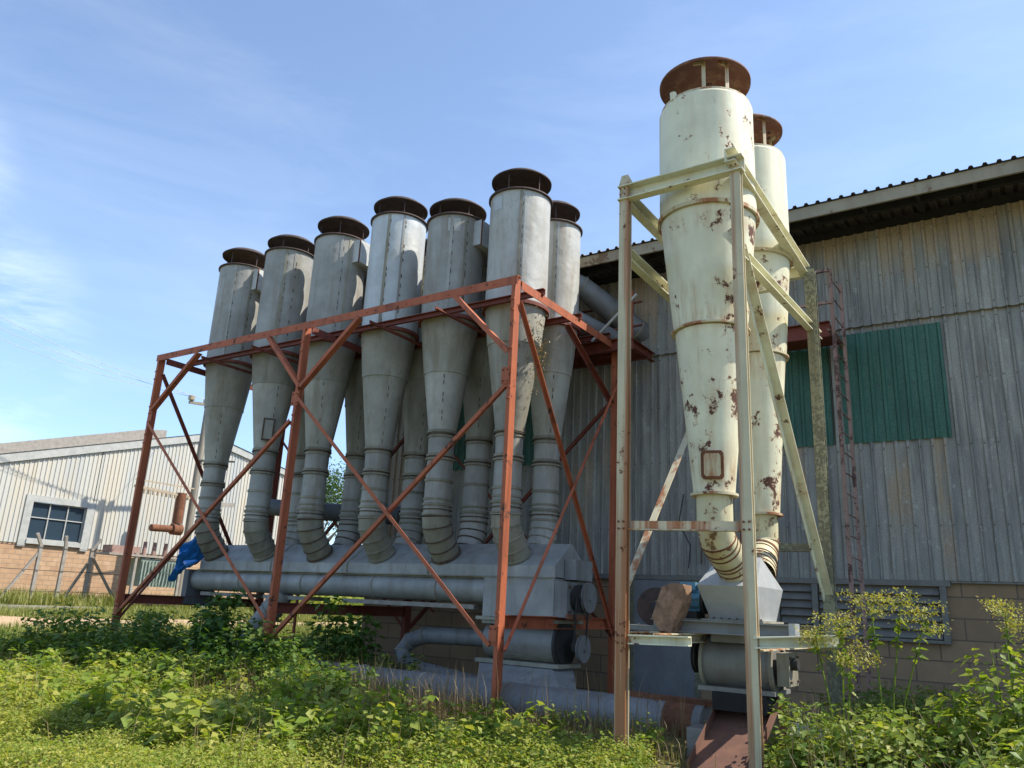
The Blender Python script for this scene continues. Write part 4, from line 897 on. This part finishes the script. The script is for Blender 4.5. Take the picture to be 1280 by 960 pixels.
def leaves(P, yaw, pitch, size, width, var, roll=None):
    n = len(P); R = rotm(yaw, pitch, RNG.uniform(-.5, .5, n) if roll is None else roll)
    v = LV[None].repeat(n, 0)*np.stack([size*width, size, size], 1)[:, None, :]
    v = np.einsum('nij,nkj->nki', R, v)+P[:, None, :]
    f = (LF[None]+5*np.arange(n)[:, None, None]).reshape(-1, 3)
    return v.reshape(-1, 3), f, var.repeat(5)
def stems(P0, P1, r, var):
    n = len(P0); a = np.array([(1, 0, 0), (-.5, .87, 0), (-.5, -.87, 0)])
    b = P0[:, None, :]+a[None]*r[:, None, None]; t = P1[:, None, :]+a[None]*r[:, None, None]*.5
    v = np.concatenate([b, t], 1).reshape(-1, 3); q = np.array([(0, 1, 4), (0, 4, 3), (1, 2, 5), (1, 5, 4), (2, 0, 3), (2, 3, 5)])
    return v, (q[None]+6*np.arange(n)[:, None, None]).reshape(-1, 3), var.repeat(6)
def blades(P, h, w, yaw, lean, var):
    n = len(P); d = np.stack([np.cos(yaw), np.sin(yaw), 0*yaw], 1); s = np.stack([-np.sin(yaw), np.cos(yaw), 0*yaw], 1)
    z = np.zeros((n, 3)); z[:, 2] = 1
    p0 = P-s*w[:, None]; p1 = P+s*w[:, None]; m = P+z*(h*.6)[:, None]+d*(lean*h*.25)[:, None]; p2 = m-s*w[:, None]*.7; p3 = m+s*w[:, None]*.7
    t = P+z*h[:, None]*(1-.25*lean[:, None])+d*(lean*h*.75)[:, None]
    v = np.stack([p0, p1, p2, p3, t], 1).reshape(-1, 3); q = np.array([(0, 1, 3), (0, 3, 2), (2, 3, 4)])
    return v, (q[None]+5*np.arange(n)[:, None, None]).reshape(-1, 3), var.repeat(5)
def npmesh(name, parts, mat, parent=None):
    vs, fs, cs_ = [], [], []; o = 0
    for v, f, c in parts: vs.append(v); fs.append(f+o); cs_.append(c); o += len(v)
    v = np.concatenate(vs); f = np.concatenate(fs); c = np.clip(np.concatenate(cs_), 0, 1)
    me = bpy.data.meshes.new(name); me.vertices.add(len(v)); me.vertices.foreach_set('co', v.astype(np.float32).ravel())
    me.loops.add(len(f)*3); me.loops.foreach_set('vertex_index', f.astype(np.int32).ravel())
    me.polygons.add(len(f)); me.polygons.foreach_set('loop_start', np.arange(0, len(f)*3, 3, dtype=np.int32))
    try: me.polygons.foreach_set('loop_total', np.full(len(f), 3, dtype=np.int32))
    except Exception: pass
    me.update(calc_edges=True); me.validate()
    at = me.attributes.new('var', 'FLOAT', 'POINT'); at.data.foreach_set('value', c.astype(np.float32))
    me.materials.append(G[mat]); ob = bpy.data.objects.new(name, me); COL.objects.link(ob)
    if parent: ob.parent = parent; ob.matrix_parent_inverse = Matrix.Translation(-parent.location)
    return ob
def gza(x, y):
    t = np.clip((-x-22)/14, 0, 1); return .55*t*t*(3-2*t)+.035*np.sin(x*1.3+y*.7)+.03*np.sin(y*2.1-x*.9)+.02*np.sin(3.7*x+1.1*y)-.04
def weedpatch(cx, cy, hmean, nleaf, lsize, wid_, spread, stemr=.004, vshift=0.):
    """plants at cx,cy (arrays): stems with leaves up them"""
    n = len(cx); h = hmean*RNG.uniform(.55, 1.35, n); z0 = gza(cx, cy); base = np.stack([cx, cy, z0], 1)
    ly = RNG.uniform(0, 6.28, n); ln = RNG.uniform(0, .35, n)*h
    tip = base+np.stack([np.cos(ly)*ln, np.sin(ly)*ln, h], 1)
    k = nleaf; idx = np.repeat(np.arange(n), k); f = RNG.uniform(.12, 1.0, n*k)**.75
    P = base[idx]*(1-f[:, None])+tip[idx]*f[:, None]
    yaw = RNG.uniform(0, 6.28, n*k); rad = RNG.uniform(0, 1, n*k)**.7*spread*h[idx]*(1.15-f*.8)
    P[:, 0] += np.cos(yaw+1.57)*rad; P[:, 1] += np.sin(yaw+1.57)*rad; P[:, 2] += rad*.25*RNG.uniform(-.5, 1, n*k)
    pit = RNG.uniform(-.75, .55, n*k); sz = lsize*RNG.uniform(.5, 1.35, n*k)*(h[idx]/hmean)**.5*(1.1-.35*f)
    pv_ = RNG.uniform(0, .45, n); var = pv_[idx]+RNG.uniform(0, .4, n*k)+(RNG.uniform(0, 1, n*k) > .93)*.35+f*.12+vshift
    return [leaves(P, yaw, pit, sz, np.full(n*k, wid_), var), stems(base, tip, np.full(n, stemr), RNG.uniform(.3, .8, n))]
def scatter(n, x0, x1, y0, y1, fn=None):
    x = RNG.uniform(x0, x1, n); y = RNG.uniform(y0, y1, n)
    if fn is not None: k = RNG.uniform(0, 1, n) < fn(x, y); x, y = x[k], y[k]
    return x, y
def nz(x, y, s=1.): return .5+.25*np.sin(x*1.1*s+2*np.sin(y*.7*s))+.25*np.sin(y*1.3*s+2*np.sin(x*.9*s+1))
def lowz(x, y): return ~((x > -.44*y) & (x < -.27*y) & (y < 9.2))      # trampled patch before the chute
def bare(x, y):      # near 0 where earth is bare: dry shaded strip before the ground duct and round the chute
    sm = lambda v, a, b: np.clip((v-a)/(b-a), 0, 1)
    strip = sm(x, -11.5, -9.5)*sm(-x, 3.2, 3.8)*sm(y, 8.4+.25*np.sin(x*2), 9.4+.25*np.sin(x*2))
    c = np.exp(-(((x+3.1)/.75)**2+((y-9.2)/1.2)**2))
    return np.clip(1-.93*strip-1.3*c, 0, 1)
parts = []
x, y = scatter(17000, -17, -3.5, 3.4, 8.6, lambda x, y: lowz(x, y)*(.35+.65*(nz(x, y, 1.2) > .35))*bare(x, y)); parts += weedpatch(x, y, .24, 20, .048, .55, .55, .002, .26)
x, y = scatter(8500, -22, -2.6, 3.6, 11.0, lambda x, y: bare(x, y)*np.clip(.45+nz(x, y, .8)*.8, 0, 1)*(y > 3.6)); k = (y > 6.2) & lowz(x, y); x, y = x[k], y[k]; parts += weedpatch(x, y, .27, 18, .07, .66, .5, .003, .10)
x, y = scatter(2500, -19, -9.2, 8.0, 12.0, lambda x, y: bare(x, y)*np.clip(nz(x+3, y, 1.3)*1.4-.25, 0, 1)); parts += weedpatch(x, y, .50, 30, .10, .7, .38, .005, .05)
x, y = scatter(900, -16, -5.2, 5.0, 9.2, lambda x, y: bare(x, y)*lowz(x, y)*nz(x+1, y+5, 1.9)); k = RNG.uniform(0, 1, len(x)) < .6; k |= (x < -11) & (y < 6.5); parts += weedpatch(x[k], y[k], .42, 34, .10, .72, .42, .006, .2); parts += weedpatch(x[~k], y[~k], .5, 26, .15, .8, .4, .008, .05)
struct(npmesh('weeds', parts, 'weed'), 'stuff')
parts = []
x, y = scatter(3400, -18, -8.0, 8.2, 13.5, lambda x, y: np.clip(nz(x, y+2, 1.1)*1.5-.2, 0, 1)*(bare(x, y)**2)); k = (y < 11.2) & (x < -9.5) & (x > -17) & (RNG.uniform(0, 1, len(x)) < .28); parts += weedpatch(x[~k], y[~k], .52, 28, .10, .7, .38); parts += weedpatch(x[k], y[k], .95, 44, .135, .75, .34, .008, .15)
x, y = scatter(900, -24, -16, 8, 13.5, lambda x, y: nz(x, y, .9)); parts += weedpatch(x, y, .3, 24, .08, .7, .4)
x, y = scatter(2000, -2.5, 3.0, 6.0, 13.5, lambda x, y: np.clip(nz(x, y, 1.4)*1.2, 0, 1)*(x > -.265*y)); parts += weedpatch(x, y, .66, 34, .085, .7, .35, .004, .28)
struct(npmesh('undergrowth', parts, 'lush'), 'stuff')
# grass
x, y = scatter(1500, -41, -24, 34, 47); parts = weedpatch(x, y, 1.3, 26, .22, .7, .4, .01, .2); struct(npmesh('distant_scrub', parts, 'weed'), 'stuff')
parts = []
def grass(n, x0, x1, y0, y1, h, w, fn=None, dry=0.):
    x, y = scatter(n, x0, x1, y0, y1, fn); k = len(x); P = np.stack([x, y, gza(x, y)], 1)
    return blades(P, h*RNG.uniform(.4, 1.4, k), w*RNG.uniform(.6, 1.3, k), RNG.uniform(0, 6.28, k), RNG.uniform(.05, .8, k), RNG.uniform(0, .75, k)+dry)
onpath = lambda x, y: 1-.93*((x > -31.0) & (x < -27.8))
parts.append(grass(38000, -22, 1, 3.5, 14.5, .18, .004, lambda x, y: .25+.75*bare(x, y)))
parts.append(grass(80000, -36.5, -17, 9, 26, .26, .011, lambda x, y: onpath(x, y)*np.clip(.3+nz(x, y, .5), 0, 1), .12))
parts.append(grass(60000, -39.8, -12, 20, 42, .34, .016, lambda x, y: onpath(x, y), .1))
parts.append(grass(9000, -39.8, -35.5, 12, 30, .75, .02, None, .15))
struct(npmesh('grass', parts, 'grass'), 'stuff')
parts = [grass(5000, -11, -3.6, 7.4, 10.9, .26, .004, lambda x, y: 1-.8*bare(x, y)), grass(260, -10, -3.8, 8.8, 10.6, .75, .005), grass(6000, -17, -4, 3.4, 8.6, .24, .004), grass(900, -17, -5, 4.6, 9.5, .55, .004), grass(2500, -12, -7, 7.5, 11.5, .6, .004), grass(2600, -2.4, 2.5, 6.5, 12, .8, .004, lambda x, y: (x > -.265*y))]
struct(npmesh('dry_stalks', parts, 'dry'), 'stuff')

x, y = scatter(2600, -11.5, -3.4, 8.2, 10.8); P = np.stack([x, y, gza(x, y)+RNG.uniform(.01, .06, len(x))], 1); m_ = len(x)
struct(npmesh('leaf_litter', [leaves(P, RNG.uniform(0, 6.28, m_), RNG.uniform(-.4, .4, m_), .08*RNG.uniform(.4, 1.3, m_), np.full(m_, .5), RNG.uniform(0, 1, m_))], 'dry'), 'stuff')
def plant(name, label, x, y, h, nleaf, ls, spread, mat='lush', group=None, nst=3, vs_=0.):
    t = thing(name, label, 'plant', (x, y, float(gza(np.array([x]), np.array([y]))[0])), group)
    z0 = t.location.z; Ls = []; St = []
    for k in range(nst):
        a = 2*math.pi*k/nst+random.random(); ex = x+math.cos(a)*spread*.6*h*random.random(); ey = y+math.sin(a)*spread*.6*h*random.random(); hh = h*random.uniform(.75, 1.05)
        p0 = np.array([[x+.03*math.cos(a), y+.03*math.sin(a), z0-.03]]); p1 = np.array([[ex, ey, z0+hh]]); St.append(stems(p0, p1, np.array([.012]), np.array([.4])))
        m = nleaf//nst; f = RNG.uniform(.2, 1, m)**.8; P = p0*(1-f[:, None])+p1*f[:, None]; yaw = RNG.uniform(0, 6.28, m); rad = RNG.uniform(.2, 1, m)*spread*h*(1.1-.7*f)
        P[:, 0] += np.cos(yaw+1.57)*rad; P[:, 1] += np.sin(yaw+1.57)*rad
        Ls.append(leaves(P, yaw, RNG.uniform(-.8, .4, m), ls*RNG.uniform(.5, 1.3, m), np.full(m, .75), RNG.uniform(0, .7, m)+.2*f+vs_))
    npmesh('stem', St, mat, t); npmesh('foliage', Ls, mat, t); return t
bl = ['below the blue tarpaulin', 'just right of the far left post foot', 'under the left half of the trough', 'in front of the leaning drop duct', 'before the middle post foot', 'right of the middle post foot', 'before the block wall corner']
for k, (x, y, h) in enumerate(((-14.9, 11.2, 1.6), (-16.0, 10.4, 1.3), (-14.2, 10.9, 1.7), (-13.3, 9.9, 1.2), (-11.6, 9.6, 1.1), (-11.7, 11.5, 1.6), (-10.9, 11.4, 1.3))):
    plant('broadleaf_weed', f'dark leafy broadleaf weed {bl[k]}', x, y, h, 420, .15, .40, 'lush', 'tall broadleaf weeds under the frame', 7, -.12)
fl = ['in front of the near red post', 'between the red post and the cream leg', 'just left of the tall cream leg', 'right foot of the cream stand', 'at the front centre below the ground duct', 'left foreground among low weeds']
for k, (x, y, h) in enumerate(((-6.5, 9.6, .45), (-5.5, 9.5, .40), (-3.95, 9.0, .40), (-2.45, 8.5, .35), (-7.9, 9.2, .55), (-10.8, 7.6, .6))):
    plant('bright_weed', f'bright yellow green weed {fl[k]}', x, y, h, 110, .075, .4, 'weed', 'bright single weeds in the foreground', 3, .1)
def umbel(x, y, h, label, heads):
    t = thing('flowering_weed', label, 'plant', (x, y, 0), 'tall flowering weeds by the cream stand'); St = []; Fl = []; Lf = []
    for hx, hy, hz in heads:
        p0 = np.array([[x, y, 0.]]); pm = np.array([[x+hx*.45, y+hy*.45, hz*.55]]); p1 = np.array([[x+hx, y+hy, hz]])
        St += [stems(p0, pm, np.array([.014]), np.array([.35])), stems(pm, p1, np.array([.011]), np.array([.4]))]
        for r_ in range(9):
            a = 2*math.pi*r_/9; q = p1+np.array([[math.cos(a)*.20*random.uniform(.3, 1.15), math.sin(a)*.20*random.uniform(.3, 1.15), random.uniform(-.10, .13)]]); St.append(stems(p1, q, np.array([.005]), np.array([.5])))
            m = 46; P = q+RNG.normal(0, 1, (m, 3))*np.array([.05, .05, .035]); Fl.append(leaves(P, RNG.uniform(0, 6.28, m), RNG.uniform(-.8, 1.2, m), .034*RNG.uniform(.6, 1.3, m), np.full(m, .45), RNG.uniform(0, 1, m)))
        npmesh('flower_head', Fl, 'umbel', t); Fl = []
        m = 22; f = RNG.uniform(.45, 1, m); P = pm*(1-f[:, None])+p1*f[:, None]; Lf.append(leaves(P, RNG.uniform(0, 6.28, m), RNG.uniform(-.9, .2, m), .11*RNG.uniform(.5, 1.2, m), np.full(m, .5), RNG.uniform(.1, .8, m)))
    npmesh('stem', St, 'weed', t); npmesh('foliage', Lf, 'weed', t)
umbel(-1.45, 8.9, 2, 'tallest yellow flowering weed right of the cream stand, three heads', [(-.05, 0, 1.78), (.22, .05, 1.82), (.42, .1, 1.66)])
umbel(-1.75, 8.4, 1.5, 'shorter yellow flowering weed close to the mossy stand leg', [(-.2, 0, 1.50), (.05, .05, 1.55), (.15, -.1, 1.30)])
umbel(-.35, 9.0, 1.3, 'yellow flowering weed at the right edge of the view', [(.0, 0, 1.72), (.2, .1, 1.6)])
for k, (x, y, h, vs_) in enumerate(((-.72, 8.4, 1.2, .1), (-.30, 8.6, 1.55, .05), (-1.15, 8.2, .95, .15), (-1.65, 8.1, .75, .1), (-.25, 7.4, .95, .15), (-.85, 7.4, .65, .15), (.15, 8.4, 1.7, .05), (-2.05, 8.3, .55, .1))):
    plant('leafy_shrub', ['waist high leafy shrub left of the right edge', 'tallest leafy shrub near the right edge', 'yellow green shrub right of the flowering weeds', 'shrub at the foot of the tall flowering weed', 'lowest front shrub at the right corner', 'small front shrub before the pale duct', 'shrub cut by the right edge of the view', 'low shrub beside the cream stand foot'][k], x, y, h, 760, .095, .40, 'weed', 'leafy shrubs at the right', 9, vs_)

def tree(label, x, y, h, r):
    t = thing('tree', label, 'tree', (x, y, .3)); mb = MB(); mb.tube([(x, y, 0), (x+.2, y, h*.4), (x, y+.2, h*.7)], [.3, .22, .12], 10)
    for k in range(6): a = k*1.05; mb.tube([(x+.2, y, h*(.38+.05*k)), (x+math.cos(a)*r*.7, y+math.sin(a)*r*.7, h*(.62+.05*k))], [.12, .04], 6)
    mb.build('trunk', 'wood', t); P = []
    for k in range(26):
        a, b = random.uniform(0, 6.28), random.uniform(-.5, 1.3); rr = r*random.uniform(.3, .95); c = np.array([x+math.cos(a)*math.cos(b)*rr, y+math.sin(a)*math.cos(b)*rr, h*.68+math.sin(b)*rr*.75])
        P.append(c+RNG.normal(0, 1, (260, 3))*r*.16)
    P = np.concatenate(P); m = len(P); npmesh('crown', [leaves(P, RNG.uniform(0, 6.28, m), RNG.uniform(-1, 1, m), .28*RNG.uniform(.5, 1.3, m), np.full(m, .6), RNG.uniform(0, 1, m))], 'treeleaf', t)
for lb_, x, y, h, r in (('green tree top showing behind the trough pipes', -57, 53, 14.5, 5), ('round green tree right of the far shed', -52, 60, 14, 5.5), ('bushy green tree beyond the field', -40, 62, 10, 4.5), ('distant green tree behind the factory corner', -33, 66, 11, 5)):
    tree(lb_, x, y, h, r)
# hanging dry twig nest on the last cyclone
P = np.array([(-7.62, 12.1, 6.35)])+RNG.normal(0, 1, (420, 3))*np.array([.10, .10, .36]); m = len(P)
ob = npmesh('dry_creeper', [leaves(P, RNG.uniform(0, 6.28, m), RNG.uniform(-1.5, 1.5, m), .05*RNG.uniform(.5, 1.3, m), np.full(m, .5), RNG.uniform(.2, 1, m))], 'dry')
tag(ob, 'dry brown creeper hanging between the two rightmost grey cyclones', 'plant')
